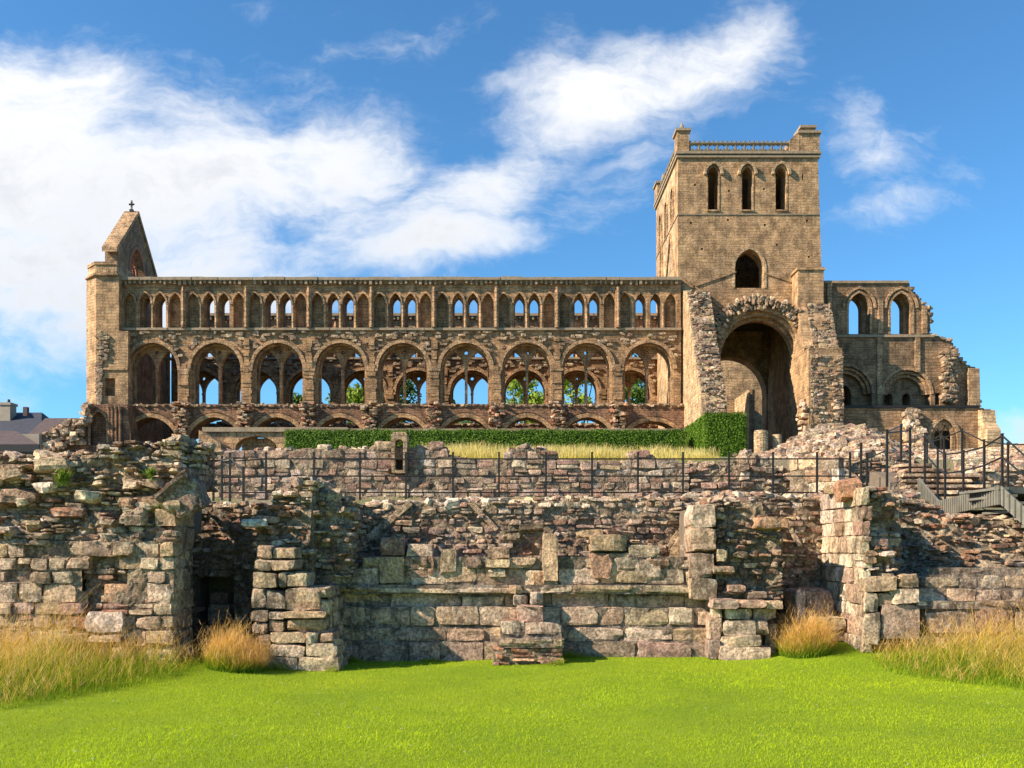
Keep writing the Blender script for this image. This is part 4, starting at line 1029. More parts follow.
def mound(name, label, prof, Y0, Y1, n, size, pal, drop, seed, core=True, z0=2.6):
    """a heap: stones over a slope climbing from Y0 (prof - drop) to Y1 (prof)"""
    th = thing(name, label, 'rubble mound', ((prof[0][0] + prof[-1][0]) / 2, (Y0 + Y1) / 2, z0))
    f = interp(prof); st = Stones(); xa, xb = prof[0][0], prof[-1][0]
    def surf(x, t): return f(x) - drop * (1 - t) ** 1.3 + 0.12 * n2(x * 1.3, t * 4, seed)
    for _ in range(n):
        x = rnd.uniform(xa, xb); t = rnd.random(); s = size * rnd.uniform(0.45, 1.25)
        st.put((x, Y0 + (Y1 - Y0) * t, surf(x, t) - 0.2 * s), (s * rnd.uniform(0.7, 1.5), s * rnd.uniform(0.6, 1), s * rnd.uniform(0.35, 0.65)), rnd.uniform(3, 5.5), rnd.gauss(0, 0.3), rnd.gauss(0, 0.15), rnd.gauss(0, 0.25), pick(rnd.choice(pal)), 0.15)
    lay(st, xa, xb, z0 - 0.1, lambda x: surf(x, 0) + 0.02, lambda x, z: Y0 - 0.14 + 0.06 * n2(x, z, seed), (0.09, 0.2), (1.1, 2.6), (3, 5.5), 0.16, 0.05, 0.15, lambda x, z: rnd.choice(pal), 0.01, 0.05, 0.15, None, 0.06, seed=seed)
    st.into(MB(), 3, seed).build('loose_stones', M['stone'], th)
    xs = np.linspace(xa, xb, 30); ts = np.linspace(0, 1.0, 12)
    V = [(x, Y0 + (Y1 - Y0) * t, surf(x, t) - 0.12) for t in ts for x in xs] + [(x, Y1 + 0.6, z0) for x in xs] + [(x, Y0 - 0.02, z0) for x in xs]
    Q = []
    for j in range(12):
        for i in range(29): Q.append((j * 30 + i, j * 30 + i + 1, (j + 1) * 30 + i + 1, (j + 1) * 30 + i))
    for i in range(29): Q.append((13 * 30 + i, 13 * 30 + i + 1, i + 1, i))
    MB().add(V, quads=Q, tint=(0.2, 0.16, 0.12)).build('earth_core', M['core'], th)
    return th
mound('rubble_mound', 'big pale heap of rubble below the transept arch, beside the clipped yew block', W([(742, 466), (762, 456), (785, 444), (808, 431), (832, 425), (860, 427), (884, 440), (905, 455)], 26), 23.4, 26.2, 1700, 0.165, ['rubble', 'rubble', 'tan', 'dark', 'pale'], 1.25, 101)
mound('rubble_slope', 'low stony slope behind the stone steps, below the lower choir wall', W([(880, 458), (915, 452), (950, 450), (985, 450), (1010, 446), (1030, 452), (1120, 452)], 28), 22.8, 28.5, 1800, 0.14, ['tan', 'pale', 'rubble', 'rubble'], 0.95, 102)
mound('rubble_heap', 'strip of small stones on the wall head, left of the steel landing', W([(838, 493), (870, 489), (895, 491), (912, 502), (945, 516)], 16.5), 15.3, 18.2, 600, 0.11, ['dark', 'rubble', 'pale'], 0.25, 103, z0=2.0)

# golden grass on the upper terrace
mb = MB(); n = 15000
x = rng.uniform(X(425, 27), X(698, 27), n); y = rng.uniform(23.9, 29.5, n); z = ter_h(x, y)
cb = colr(n, (0.50, 0.42, 0.06), (0.62, 0.52, 0.12)); ct = colr(n, (0.74, 0.56, 0.20), (0.88, 0.72, 0.36))
gr_ = rng.random(n) < 0.2; ct[gr_] = (0.38, 0.36, 0.05)
blades(mb, np.stack([x, y, z], 1), rng.uniform(0.12, 0.40, n) * (1 + 0.5 * vnoise(np.stack([x * 0.9, y * 0.9, y * 0], 1), 31)), rng.uniform(0.010, 0.02, n), rng.uniform(0, 6.3, n), np.abs(rng.normal(0.25, 0.2, n)), cb, ct, 2)
kind(mb.build('golden_grass', M['blade']), 'stuff')


# ---- clipped hedges
def hedge(name, label, x0, x1, y0, y1, z0, z1, n, ls):
    th = thing(name, label, 'hedge', ((x0 + x1) / 2, (y0 + y1) / 2, z0))
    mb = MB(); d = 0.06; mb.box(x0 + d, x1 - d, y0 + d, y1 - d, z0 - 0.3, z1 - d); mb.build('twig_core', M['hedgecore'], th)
    areas = [(x1 - x0) * (z1 - z0), (y1 - y0) * (z1 - z0), (x1 - x0) * (y1 - y0), (y1 - y0) * (z1 - z0)]
    tot = sum(areas); P = []; Nn = []
    for a, f in zip(areas, 'ylur'):
        k = int(n * a / tot); r1 = rng.random(k); r2 = rng.random(k); dp = rng.normal(0, 0.04, k) + 0.05 * vnoise(np.stack([r1 * max(x1 - x0, y1 - y0) * 1.7, r2 * 3, r1 * 0 + len(P)], 1), 41) - 0.12 * np.where(rng.random(k) < 0.012, rng.random(k), 0) * (1 if f in 'yl' else -1)
        if f == 'y': p = np.stack([x0 + r1 * (x1 - x0), y0 + dp, z0 + r2 * (z1 - z0)], 1); nn = (0, -1, 0)
        elif f == 'l': p = np.stack([x0 + dp, y0 + r1 * (y1 - y0), z0 + r2 * (z1 - z0)], 1); nn = (-1, 0, 0)
        elif f == 'u': p = np.stack([x0 + r1 * (x1 - x0), y0 + r2 * (y1 - y0), z1 + dp], 1); nn = (0, 0, 1)
        else: p = np.stack([x1 + dp, y0 + r1 * (y1 - y0), z0 + r2 * (z1 - z0)], 1); nn = (1, 0, 0)
        P.append(p); Nn.append(np.tile(nn, (k, 1)))
    P = np.concatenate(P); Nn = np.concatenate(Nn).astype(float); k = len(P)
    leaves(MBx := MB(), P, Nn, ls, colr(k, (0.05, 0.11, 0.006), (0.12, 0.21, 0.014)), 0.32)
    MBx.build('clipped_foliage', M['needle'], th)
    return th


def leaves(mb, P, N, size, col, loose=1.0):
    """small quads, facing about N"""
    k = len(P); N = N + rng.normal(0, loose, (k, 3)); N /= np.linalg.norm(N, axis=1)[:, None] + 1e-9
    R = rng.normal(0, 1, (k, 3)); A = np.cross(N, R); A /= np.linalg.norm(A, axis=1)[:, None] + 1e-9; Bv = np.cross(N, A)
    s = size * rng.uniform(0.6, 1.3, (k, 1)); A = A * s; Bv = Bv * s * 0.55
    V = np.stack([P - A, P + Bv, P + A, P - Bv], 1).reshape(-1, 3)
    mb.add(V, quads=np.arange(4 * k).reshape(-1, 4), tint=np.repeat(col, 4, 0))


hedge('clipped_hedge', 'long low clipped hedge running across the upper terrace below the nave', X(285, 35), X(684, 35), 35.0, 36.1, 4.6, Z(430.5, 35), 60000, 0.035)
hedge('yew_block', 'tall square clipped yew block at the end of the long hedge, beside the great arch', X(706, 33), X(746, 33), 33.0, 37.0, 4.4, Z(414, 33), 60000, 0.035)

# ---- low wall with a coping behind the hedge
YL = 46.0
th = thing('coped_wall', 'low pale wall with flat coping and shallow arch, behind the end of the hedge', 'low wall', (X(300, YL), YL, 5.5))
a_ = [(X(236, YL), 5.6)] + arc(X(256, YL), Z(449, YL), 21 * YL / F, 13 * YL / F, 180, 0, 12) + [(X(276, YL), 5.6)]
mb = MB(); mb.plate([(X(206, YL), 5.5), (X(236, YL), 5.5)] + a_[1:-1] + [(X(276, YL), 5.5), (X(345, YL), 5.5), (X(345, YL), Z(432, YL)), (X(206, YL), Z(432, YL))], [], YL, YL + 0.7)
mb.build('wall_face', M['trim'], th, fix=True)
mb = MB(); mb.box(X(203, YL), X(348, YL), YL - 0.12, YL + 0.82, Z(432, YL) + 0.003, Z(427.5, YL)); mb.build('coping', M['coping'], th)
mb = MB(); mb.box(X(240, YL), X(272, YL), YL + 0.55, YL + 0.68, 5.5, Z(437, YL)); mb.build('recess_back', M['trim'], th)
mb = MB(); mb.plate([(X(206, YL), 5.5), (X(230, YL), 5.5), (X(228, YL), Z(446, YL)), (X(207, YL), Z(433, YL))], [], YL - 1.2, YL - 0.02); mb.build('sloping_buttress', M['trim'], th)
th = thing('terrace_kerb', 'long thin stone kerb seen just above the hedge, at the foot of the nave arcade', 'low wall', (X(520, 47), 47, 6))
mb = MB(); mb.box(X(350, 47), X(690, 47), 47, 47.6, 5.4, Z(431.5, 47)); mb.build('wall_face', M['trim'], th)
mb = MB(); mb.box(X(349, 47), X(691, 47), 46.9, 47.7, Z(431.5, 47) + 0.003, Z(428.8, 47)); mb.build('coping', M['coping'], th)

# ---- railings
def rail(mb, p, q, r=0.016): mb.tube(p, q, r, n=6)
def post_mesh(p, h, w=0.021):
    mb = MB(); mb.box(p[0] - w, p[0] + w, p[1] - w, p[1] + w, p[2] - 0.15, p[2] + h); mb.box(p[0] - w * 1.25, p[0] + w * 1.25, p[1] - w * 1.25, p[1] + w * 1.25, p[2] + h, p[2] + h + 0.02)
    return mb
def railing(label, pts, rails, w=0.021, loc=None):
    th = thing('iron_railing', label, 'railing', loc or pts[0][:3], 'black iron railings on the terraces')
    for p in pts: post_mesh(p[:3], p[3], w).build('post', M['iron'], th)
    for idx, fr_ in rails:
        for f in fr_:
            mb = MB()
            for i, j in zip(idx[:-1], idx[1:]):
                a, b_ = pts[i], pts[j]
                rail(mb, (a[0], a[1], a[2] + a[3] * f), (b_[0], b_[1], b_[2] + b_[3] * f))
            mb.build('rail', M['iron'], th)
    return th
YR = 21.0
pts = [(X(p, YR), YR, Z(495, YR), 0.98 if p > 260 else 0.9) for p in (222, 266, 314, 360, 406, 453, 499, 546, 592, 638, 683, 729, 773, 817, 850)]
railing('long black iron railing across the terrace in front of the coursed pink wall', pts, [(list(range(15)), (0.86, 0.45, 0.06))])
pts = [(X(213.5, 20.4), 20.4, Z(496, 20.4), 0.86), (X(230, 18.8), 18.8, Z(499, 18.8), 0.95), (X(243.5, 18.2), 18.2, Z(499, 18.2), 0.62)]
railing('short black railing turning towards the viewer at the left end of the terrace', pts, [([0, 1, 2], (0.9,))])
pts = [(X(861, 20.4), 20.4, Z(487, 20.4), 0.98), (X(867, 20.2), 20.2, Z(487, 20.2), 0.75), (X(887, 19.6), 19.6, Z(480, 19.6), 1.08), (X(910, 20.6), 20.6, Z(470, 20.6), 0.95), (X(901, 21.8), 21.8, Z(456, 21.8), 0.75)]
railing('black handrail climbing beside the stone steps, right of the rubble mound', pts, [([2, 3], (0.95,)), ([2, 4], (0.97,)), ([0, 2], (0.6,))])

# ---- stone steps, landing and steel stairs
YS = 19.6
th = thing('stone_steps', 'flight of wide shallow stone steps rising from the steel landing', 'steps', (9.0, 20, 2.7))
for i in range(7):
    y0 = 18.8 + i * 0.42; z0 = 2.62 + i * 0.155
    st = Stones(); xx = 8.45 + i * 0.12 + rnd.uniform(-.1, .1)
    while xx < 10.0:
        l = rnd.uniform(0.5, 1.0); st.put((xx + l / 2, y0 + 0.22, z0 + 0.11), (l / 2 - 0.006, 0.27, 0.038), 7, 0, 0, 0, pick('tan'), 0.05); st.put((xx + l / 2, y0 + 0.34, z0 + 0.02), (l / 2 - 0.006, 0.25, 0.075), 7, 0, 0, 0, pick('dark'), 0.05); xx += l  # riser stones darker: the shadow under each nosing is put into their colour
    st.into(MB(), 3, 110 + i).build('tread', M['stone'], th)
mb = MB(); mb.plate([(18.9, 2.2), (21.9, 2.2), (21.9, 3.55), (21.5, 3.5), (18.9, 2.5)], [], 8.7, 10.8, axis='x'); mb.build('step_core', M['core'], th)
c0 = Vector((X(940, 17.5), 17.5, Z(502, 17.5))); c1 = Vector((X(1000, 14.4), 14.4, Z(487, 14.4)))
th = thing('steel_stairs', 'grey steel stairs and landing with a ribbed fascia spanning the rubble at the right', 'staircase', (c0.x, c0.y, 2.0))
d = 0.30
mb = MB()
R3 = Vector((2.6, 0.5, 0))
V = [c0, c1, c1 + R3, c0 + R3]; lo = [v - Vector((0, 0, 0.10)) for v in V]
mb.add([tuple(v) for v in V] + [tuple(v) for v in lo], quads=[(0, 1, 2, 3), (4, 7, 6, 5), (0, 4, 5, 1), (1, 5, 6, 2), (2, 6, 7, 3), (3, 7, 4, 0)]); mb.build('landing', M['steel'], th)
def fascia(a, b_, dep, nm='fascia'):
    a = Vector(a); b_ = Vector(b_); t = (b_ - a); n_ = Vector((t.y, -t.x, 0)).normalized() * 0.03
    if n_.dot(Vector((a.x, a.y, 0))) > 0: n_ = -n_
    q = [a - n_ * 0, b_, b_ - Vector((0, 0, dep)), a - Vector((0, 0, dep))]; mb = MB()
    mb.add([tuple(v + n_ * 1.2) for v in q] + [tuple(v) for v in q], quads=[(0, 1, 2, 3), (7, 6, 5, 4), (0, 4, 5, 1), (1, 5, 6, 2), (2, 6, 7, 3), (3, 7, 4, 0)])
    k = int(t.length / 0.12)
    for i in range(k):
        p = a + t * ((i + 0.5) / k) + n_ * 1.4
        for s in (0,):
            mb.box(p.x - 0.014, p.x + 0.014, p.y - 0.014, p.y + 0.014, p.z - dep + 0.01, p.z - 0.01)
    return mb.build(nm, M['steel'], th)
fascia(c0 + Vector((0, 0, 0.02)), c1 + Vector((0, 0, 0.02)), d)
b0 = Vector((X(920, 19.0), 19.0, Z(478, 19.0))); fascia(b0, c0 + Vector((0, 0, 0.02)), d, 'upper_stringer')
e1 = Vector((X(1062, 13.6), 13.6, Z(540, 13.6))); fascia(c1 + Vector((0.02, -0.02, 0.02)), e1, d, 'lower_stringer')
for i in range(7):
    t = (i + 0.5) / 7; p = c1 + (e1 - c1) * t; mb = MB(); mb.box(p.x - 0.07, p.x + 0.10, p.y + 0.04, p.y + 1.3, p.z + 0.02, p.z + 0.06); mb.build('tread', M['steel'], th)
def lerp(a, b_, t): return a + (b_ - a) * t
P_ = [lerp(b0, c0, .1), lerp(b0, c0, .75), lerp(c0, c1, .04), lerp(c0, c1, .38), lerp(c0, c1, .72), lerp(c0, c1, .98), lerp(c1, e1, .5)]
pts = [(p.x + 0.07, p.y + 0.02, p.z - 0.05, h - 0.12) for p, h in zip(P_, (1.15, 1.1, 1.1, 1.0, 0.95, 1.02, 0.95))]
railing('black handrail along the near edge of the steel stairs and landing', pts, [(list(range(7)), (0.98, 0.6))], 0.016)
pts = [(X(927, 22.5), 22.5, Z(480, 22.5), 0.95), (X(944, 21.8), 21.8, Z(478, 21.8), 1.0), (X(962, 21.0), 21.0, Z(470, 21.0), 0.95), (X(984, 19.5), 19.5, Z(484, 19.5), 0.95), (X(1008, 18.5), 18.5, Z(482, 18.5), 0.8), (X(1040, 17.5), 17.5, Z(485, 17.5), 0.8)]
railing('black handrail on the far side of the stone steps, nearer the lower choir wall', pts, [([0, 1, 2, 3, 4, 5], (0.97,))], 0.018)

# ================================================================== the abbey
def prism(mb, plan, z0, z1, top=None, tint=None):
    n = len(plan); t = top or plan
    V = [(a, b_, z0) for a, b_ in plan] + [(a, b_, z1) for a, b_ in t]
    tri = tessellate_polygon([[Vector((a, b_, 0)) for a, b_ in plan]])
    T = [tuple(x) for x in tri] + [tuple(i + n for i in x[::-1]) for x in tri]
    return mb.add(V, tris=T, quads=[(i, (i + 1) % n, n + (i + 1) % n, n + i) for i in range(n)], tint=tint)


def jag(pts, amp, step, seed):
    """breaks straight lines of a broken wall top into steps the size of stones"""
    out = []
    for (a, b_) in zip(pts[:-1], pts[1:]):
        L = math.hypot(b_[0] - a[0], b_[1] - a[1]); k = max(1, int(L / step))
        for i in range(k):
            t = i / k
            out.append((a[0] + (b_[0] - a[0]) * t + amp * n1(len(out) * 7.13, seed), a[1] + (b_[1] - a[1]) * t + amp * n1(len(out) * 5.77, seed + 1)))
    out.append(pts[-1])
    return out


YW = 63.0; S = YW / F
CEN = [152.5, 216, 278, 340.5, 403, 465.5, 527, 587, 648.5]
EDGE = [121] + [(a + b_) / 2 for a, b_ in zip(CEN[:-1], CEN[1:])] + [680.5]
xw = lambda p: X(p, YW)
zw = lambda p: Z(p, YW)
nave = thing('nave_wall', 'long nave wall in the sun, three tiers of round and pointed arches facing the lawn', 'ruined nave wall', (xw(400), YW, 7.5))
LAN = (-23.5, -7.6, 7.4, 22.5)
# clerestory: an arcade in front, the wall with its lights behind
hf = []; hb = []
for c in CEN:
    for k, dx in enumerate(LAN):
        hf.append(pointed_arch(xw(c + dx), 5.6 * S, zw(327.5), zw(303), 10 * S, 5))
        if k in (1, 2): hb.append(pointed_arch(xw(c + dx), 4.3 * S, zw(327), zw(303), 8.0 * S, 5))
top_l = [(xw(681), zw(281)), (xw(119), zw(281))]
mb = MB(); mb.plate([(xw(119), zw(330)), (xw(681), zw(330))] + top_l, hf, YW + 0.10, YW + 0.50); mb.build('clerestory_arcade', M['nave'], nave, fix=True)
mb = MB(); mb.plate([(xw(119), zw(330)), (xw(681), zw(330))] + top_l, hb, YW + 0.503, YW + 1.25); mb.build('clerestory_wall', M['nave'], nave, fix=True)
for c in CEN:
    for k, dx in enumerate(LAN):
        a_ = pointed_arch(xw(c + dx), 5.7 * S, zw(304), zw(303), 10 * S, 5)
        if rnd.random() < 0.14: continue
        mb = MB(); mb.band(a_, fat(a_, 0, rnd.uniform(0.10, 0.15)), YW - rnd.uniform(-0.04, 0.03), YW + 0.25); mb.build('lancet_moulding', M['trim'], nave, fix=True)
    for dx in (-15.6, -0.1, 15.0):
        if rnd.random() < 0.10: continue
        mb = MB(); column(mb, xw(c + dx), YW + 0.10, zw(328), zw(302.5), 0.085, 0.14, 1.7, True, 8); mb.build('clerestory_shaft', M['trim'], nave, smooth=False)
# cornice on corbels
mb = MB(); x = xw(118)
while x < xw(681):
    l = min(rnd.uniform(0.7, 1.6), xw(681) - x); d = rnd.uniform(-0.02, 0.04); mb.box(x, x + l - 0.01, YW - 0.30 + d, YW + 1.35, zw(281) + 0.003, zw(278.2) + rnd.uniform(-0.03, 0.05)); x += l
mb.box(xw(118), xw(681), YW - 0.02, YW + 1.30, zw(281) - 0.12, zw(281) + 0.002)
for i in range(112):
    p = 121 + i * 5.0 + rnd.uniform(-0.7, 0.7)
    if rnd.random() < 0.10: continue
    w_ = rnd.uniform(0.06, 0.10); mb.box(xw(p) - w_, xw(p) + w_, YW - rnd.uniform(0.14, 0.24), YW + 0.1, zw(285) + rnd.uniform(-0.02, 0.1), zw(281) - 0.002)
cor = mb.build('corbelled_cornice', M['coping'], nave)
mb = MB(); mb.box(xw(119), xw(681), YW + 0.1, YW + 1.1, zw(278.2) + 0.05, zw(276.6)); mb.build('lead_capping', M['lead'], nave)
mb = MB(); x = xw(104)
while x < xw(681):
    l = min(rnd.uniform(0.6, 1.5), xw(681) - x); mb.box(x, x + l - 0.008, YW - 0.16 + rnd.uniform(-.03, .03), YW + 0.4, zw(330.5), zw(328.2)); x += l
mb.build('string_course', M['coping'], nave)
# gallery with its wide round arches
hg = [round_arch(xw(c), 25 * S, zw(404), zw(369), 16, 26 * S) for c in CEN]
mb = MB(); mb.plate([(xw(119), zw(408)), (xw(681), zw(408)), (xw(681), zw(330.2)), (xw(119), zw(330.2))], hg, YW + 0.05, YW + 1.25); mb.build('gallery_wall', M['nave'], nave, fix=True)
for bi, c in enumerate(CEN):
    a_ = round_arch(xw(c), 25 * S, zw(368), zw(369), 16, 26 * S)
    mb = MB(); mb.band(a_[1:-1], fat(a_, 0, 0.24)[1:-1], YW - 0.10, YW + 0.3); mb.build('gallery_moulding', M['trim'], nave, fix=True)
    a2 = round_arch(xw(c), 23.6 * S, zw(403.5), zw(369), 16, 24.6 * S)
    mb = MB(); mb.band(a2, fat(a2, 0, 0.16), YW + 0.30, YW + 0.62); mb.build('inner_moulding', M['trim'], nave, fix=True)
    # twin pointed arches under the round one
    hs = [pointed_arch(xw(c + q), 10.4 * S, zw(403), zw(368), 18.5 * S, 8) for q in (-11.7, 11.7)]
    r = 2.0 * S
    hs.append([(xw(c) + r * math.cos(t * 0.7854), zw(350.2) + r * 1.1 * math.sin(t * 0.7854)) for t in range(8)])
    out = round_arch(xw(c), 24.6 * S, zw(404), zw(369), 16, 25.6 * S)
    mb = MB(); mb.plate(out, hs, YW + 0.80, YW + 1.12); ta = mb.build('twin_arch', M['nave'], nave, fix=True)
    mb = MB(); column(mb, xw(c), YW + 0.78, zw(404), zw(368), 0.09, 0.18, 1.8, True, 8); mb.build('colonnette', M['trim'], ta)
# piers between the bays: wall shafts, capitals
for i, p in enumerate(EDGE[1:-1]):
    mb = MB(); mb.box(xw(p - 2.2), xw(p + 2.2), YW - 0.24, YW + 0.12, zw(328), zw(291)); mb.tube((xw(p), YW - 0.24, zw(328)), (xw(p), YW - 0.24, zw(288)), 0.10, n=6)
    mb.build('wall_shaft', M['trim'], nave)
    mb = MB(); z = zw(404); q_ = (404, 366, 352, 341)[rnd.choice((1, 2, 3, 3))]
    while z < zw(q_):
        h = rnd.uniform(0.18, 0.34); d = rnd.uniform(-0.05, 0.05); wd = 4.6 if z < zw(374) else 2.9
        mb.box(xw(p - wd) + d, xw(p + wd) + rnd.uniform(-0.05, 0.05), YW - 0.13 + rnd.uniform(-0.06, 0.06), YW + 0.1, z, min(z + h, zw(331)) - 0.01); z += h
    mb.build('pier', M['nave'], nave)
    mb = MB(); mb.box(xw(p - 6.2), xw(p + 6.2), YW - 0.16, YW + 0.5, zw(371), zw(368.4)); mb.box(xw(p - 5.2), xw(p + 5.2), YW - 0.10, YW + 0.5, zw(373.5), zw(371) - 0.002); mb.build('pier_capital', M['trim'], nave)
# the arcade below: pointed arches in red rubble, with the stumps of the lost aisle vault
hp = [pointed_arch(xw(c), 27 * S, zw(452), zw(447), 29 * S, 8) for c in CEN[:8]] + [round_arch(xw(652), 26 * S, zw(452), zw(440), 12, 18 * S)]
mb = MB(); mb.plate([(xw(119), zw(453)), (xw(690), zw(453)), (xw(690), zw(405)), (xw(119), zw(405))], [[(a, max(b_, zw(452.4))) for a, b_ in h] for h in hp], YW - 0.30, YW + 1.10); mb.build('arcade_wall', M['arcade'], nave, fix=True)
mb = MB(); mb.box(xw(119), xw(690), YW - 0.25, YW + 1.0, 7.0, zw(453) - 0.003); mb.build('arcade_foot', M['arcade'], nave)
for c, h in zip(CEN, hp):
    h = h[1:-1]
    mb = MB(); mb.band(h, fat(h, 0, 0.30), YW - 0.42, YW + 0.1); mb.build('arcade_moulding', M['nave'], nave, fix=True)
    mb = MB(); h2 = fat(h, 0, 0.36); mb.band(h2, fat(h, 0, 0.60), YW - 0.36, YW - 0.1); mb.build('outer_order', M['arcade'], nave, fix=True)
st = Stones()
x = xw(119)
while x < xw(690):                                   # broken ledge under the gallery
    s = rnd.uniform(0.15, 0.42); st.put((x + s * 0.5, YW - 0.16 + rnd.gauss(0, 0.05), zw(405.5) + rnd.uniform(-0.10, 0.02)), (s * 0.55, rnd.uniform(0.2, 0.3), rnd.uniform(0.06, 0.12)), rnd.uniform(3, 6), rnd.gauss(0, .1), rnd.gauss(0, .1), 0, pick('far'), 0.14); x += s * 0.85
for p in EDGE[1:-1]:                                  # vault stumps over the piers
    for _ in range(90):
        t = rnd.random(); zz = zw(404) - t * 41 * S; wd = (7.5 - 3.0 * t) * S
        st.put((xw(p) + rnd.uniform(-1, 1) * wd, YW - 0.35 - rnd.random() * 0.55 * (1 - t * 0.5), zz), (rnd.uniform(0.10, 0.22), 0.2, rnd.uniform(0.05, 0.11)), rnd.uniform(4, 7), rnd.gauss(0, .1), rnd.gauss(0, .12), rnd.gauss(0, .1), pick(rnd.choice(['far', 'far', 'red', 'red', 'tan'])), 0.16)
st.into(MB(), 3, 120).build('vault_stumps', M['stone_far'], nave)
st = Stones()                                         # rough spandrels over the gallery arches
for _ in range(700):
    p = rnd.uniform(122, 678); c = min(CEN, key=lambda q: abs(q - p)); d = abs(p - c)
    q = rnd.uniform(331, 366); lim = 369 - (29.5 ** 2 - min(d, 29.5) ** 2) ** 0.5
    if q > lim - 1 or min(abs(p - e_) for e_ in EDGE) < 4: continue
    st.put((xw(p), YW + 0.02, zw(q)), (rnd.uniform(0.12, 0.28), 0.12, rnd.uniform(0.06, 0.13)), rnd.uniform(4, 7), 0, rnd.gauss(0, .06), 0, pick('far'), 0.12)
st.into(MB(), 3, 121).build('rough_spandrels', M['stone_far'], nave)
# the same elevation again on the far side of the nave
far = dup_tree(nave, (0, 9.6, 0), 'far wall of the nave, seen in shade through the arches of the near one')

# ---- west end: corner turret, gable, cross
th = thing('corner_turret', 'square capped turret at the left end of the nave with one little dark window', 'turret', (xw(105), 62.7, 7.5))
Yt = 62.5
hole = [(X(104.5, Yt), Z(396, Yt)), (X(115, Yt), Z(396, Yt)), (X(115, Yt), Z(378, Yt)), (X(104.5, Yt), Z(378, Yt))]
mb = MB(); mb.plate([(X(96, Yt), Z(408, Yt)), (X(128, Yt), Z(408, Yt)), (X(128, Yt), Z(331, Yt)), (X(119, Yt), Z(331, Yt)), (X(119, Yt), Z(276, Yt)), (X(96, Yt), Z(276, Yt))], [hole], Yt, Yt + 0.55); mb.build('turret_face', M['tower'], th, fix=True)
mb = MB(); prism(mb, [(X(96, Yt), Yt), (X(96, Yt), Yt + 2.6), (X(86.5, Yt + 0.9), Yt + 2.6), (X(86.5, Yt + 0.9), Yt + 0.9)], 7.2, Z(276, Yt)); mb.build('turret_flank', M['tower'], th, fix=True)
mb = MB(); mb.box(X(96, Yt) + 0.003, X(119, Yt), Yt + 0.56, Yt + 2.6, 7.2, Z(276, Yt) - 0.01); mb.build('turret_back', M['tower'], th)
mb = MB(); prism(mb, [(X(95, Yt), Yt - 0.2), (X(119, Yt), Yt - 0.2), (X(119, Yt), Yt + 2.7), (X(85, Yt + 0.8), Yt + 2.7), (X(85, Yt + 0.8), Yt + 0.8)], Z(276, Yt) + 0.003, Z(274, Yt))
prism(mb, [(X(95.5, Yt), Yt - 0.05), (X(117, Yt), Yt - 0.05), (X(117, Yt), Yt + 2.6), (X(88, Yt + 0.85), Yt + 2.6), (X(88, Yt + 0.85), Yt + 0.85)], Z(274, Yt) + 0.003, Z(265, Yt))
prism(mb, [(X(95, Yt), Yt - 0.12), (X(117.5, Yt), Yt - 0.12), (X(117.5, Yt), Yt + 2.65), (X(87, Yt + 0.8), Yt + 2.65), (X(87, Yt + 0.8), Yt + 0.8)], Z(265, Yt) + 0.003, Z(262, Yt)); mb.build('turret_cap', M['trim'], th, fix=True)
mb = MB(); mb.box(X(95.5, Yt), X(128, Yt), Yt - 0.09, Yt + 0.1, Z(370, Yt), Z(368, Yt)); mb.build('string_course', M['trim'], th)
st = Stones()
for _ in range(110):
    q = rnd.uniform(332, 404); p = 98 + 3 * rnd.random() + (8 * rnd.random() if q < 360 else 0)
    st.put((X(p, Yt), Yt + 0.0, Z(q, Yt)), (rnd.uniform(.12, .25), .14, rnd.uniform(.06, .13)), rnd.uniform(3, 6), 0, rnd.gauss(0, .08), 0, pick('far'), 0.14)
st.into(MB(), 3, 130).build('broken_quoins', M['stone_far'], th)

th = thing('west_gable', 'steep stone gable with a red traceried window, standing above the end of the nave', 'gable', (-28.5, 67, 20))
xa, xb = -28.9, -28.0
gp = [(63.9, 19.5), (63.9, 23.15), (67.3, 26.55), (70.75, 23.15), (70.75, 19.5)]
win = pointed_arch(67.2, 1.25, 20.9, 22.2, 1.9, 6)
mb = MB(); mb.plate(gp, [win], xa, xb, axis='x'); mb.build('gable_wall', M['choir'], th, fix=True)
for sgn in (1, -1):
    mb = MB()
    if sgn > 0: pl = [(63.6, 22.75), (67.32, 26.7), (67.32, 27.0), (63.6, 23.1)]
    else: pl = [(70.95, 22.75), (67.33, 26.7), (67.33, 27.0), (70.95, 23.1)]
    mb.plate(pl, [], xa - 0.08, xb + 0.1, axis='x'); mb.build('coping', M['trim'], th, fix=True)
mb = MB(); b2 = pointed_arch(67.2, 1.25, 20.9, 22.2, 1.9, 6); mb.band(b2, fat(b2, 0, 0.25), xb - 0.02, xb + 0.06, axis='x'); mb.build('window_moulding', M['glass'], th, fix=True)
mb = MB()
for a in range(8):
    t = a * math.pi / 4; mb.tube((xa + 0.45, 67.2, 22.3), (xa + 0.45, 67.2 + 1.2 * math.cos(t), 22.3 + 1.2 * math.sin(t)), 0.07, n=5)
for rr in (0.55, 1.1):
    for a in range(16):
        t = a * math.pi / 8; t2 = t + math.pi / 8; mb.tube((xa + 0.45, 67.2 + rr * math.cos(t), 22.3 + rr * math.sin(t)), (xa + 0.45, 67.2 + rr * math.cos(t2), 22.3 + rr * math.sin(t2)), 0.11, n=5)
mb.plate([(65.95, 20.9), (68.45, 20.9), (68.45, 21.5), (67.9, 21.25), (66.5, 21.25), (65.95, 21.5)], [], xa + 0.35, xa + 0.55, axis='x')
mb.build('tracery', M['glass'], th, fix=True)
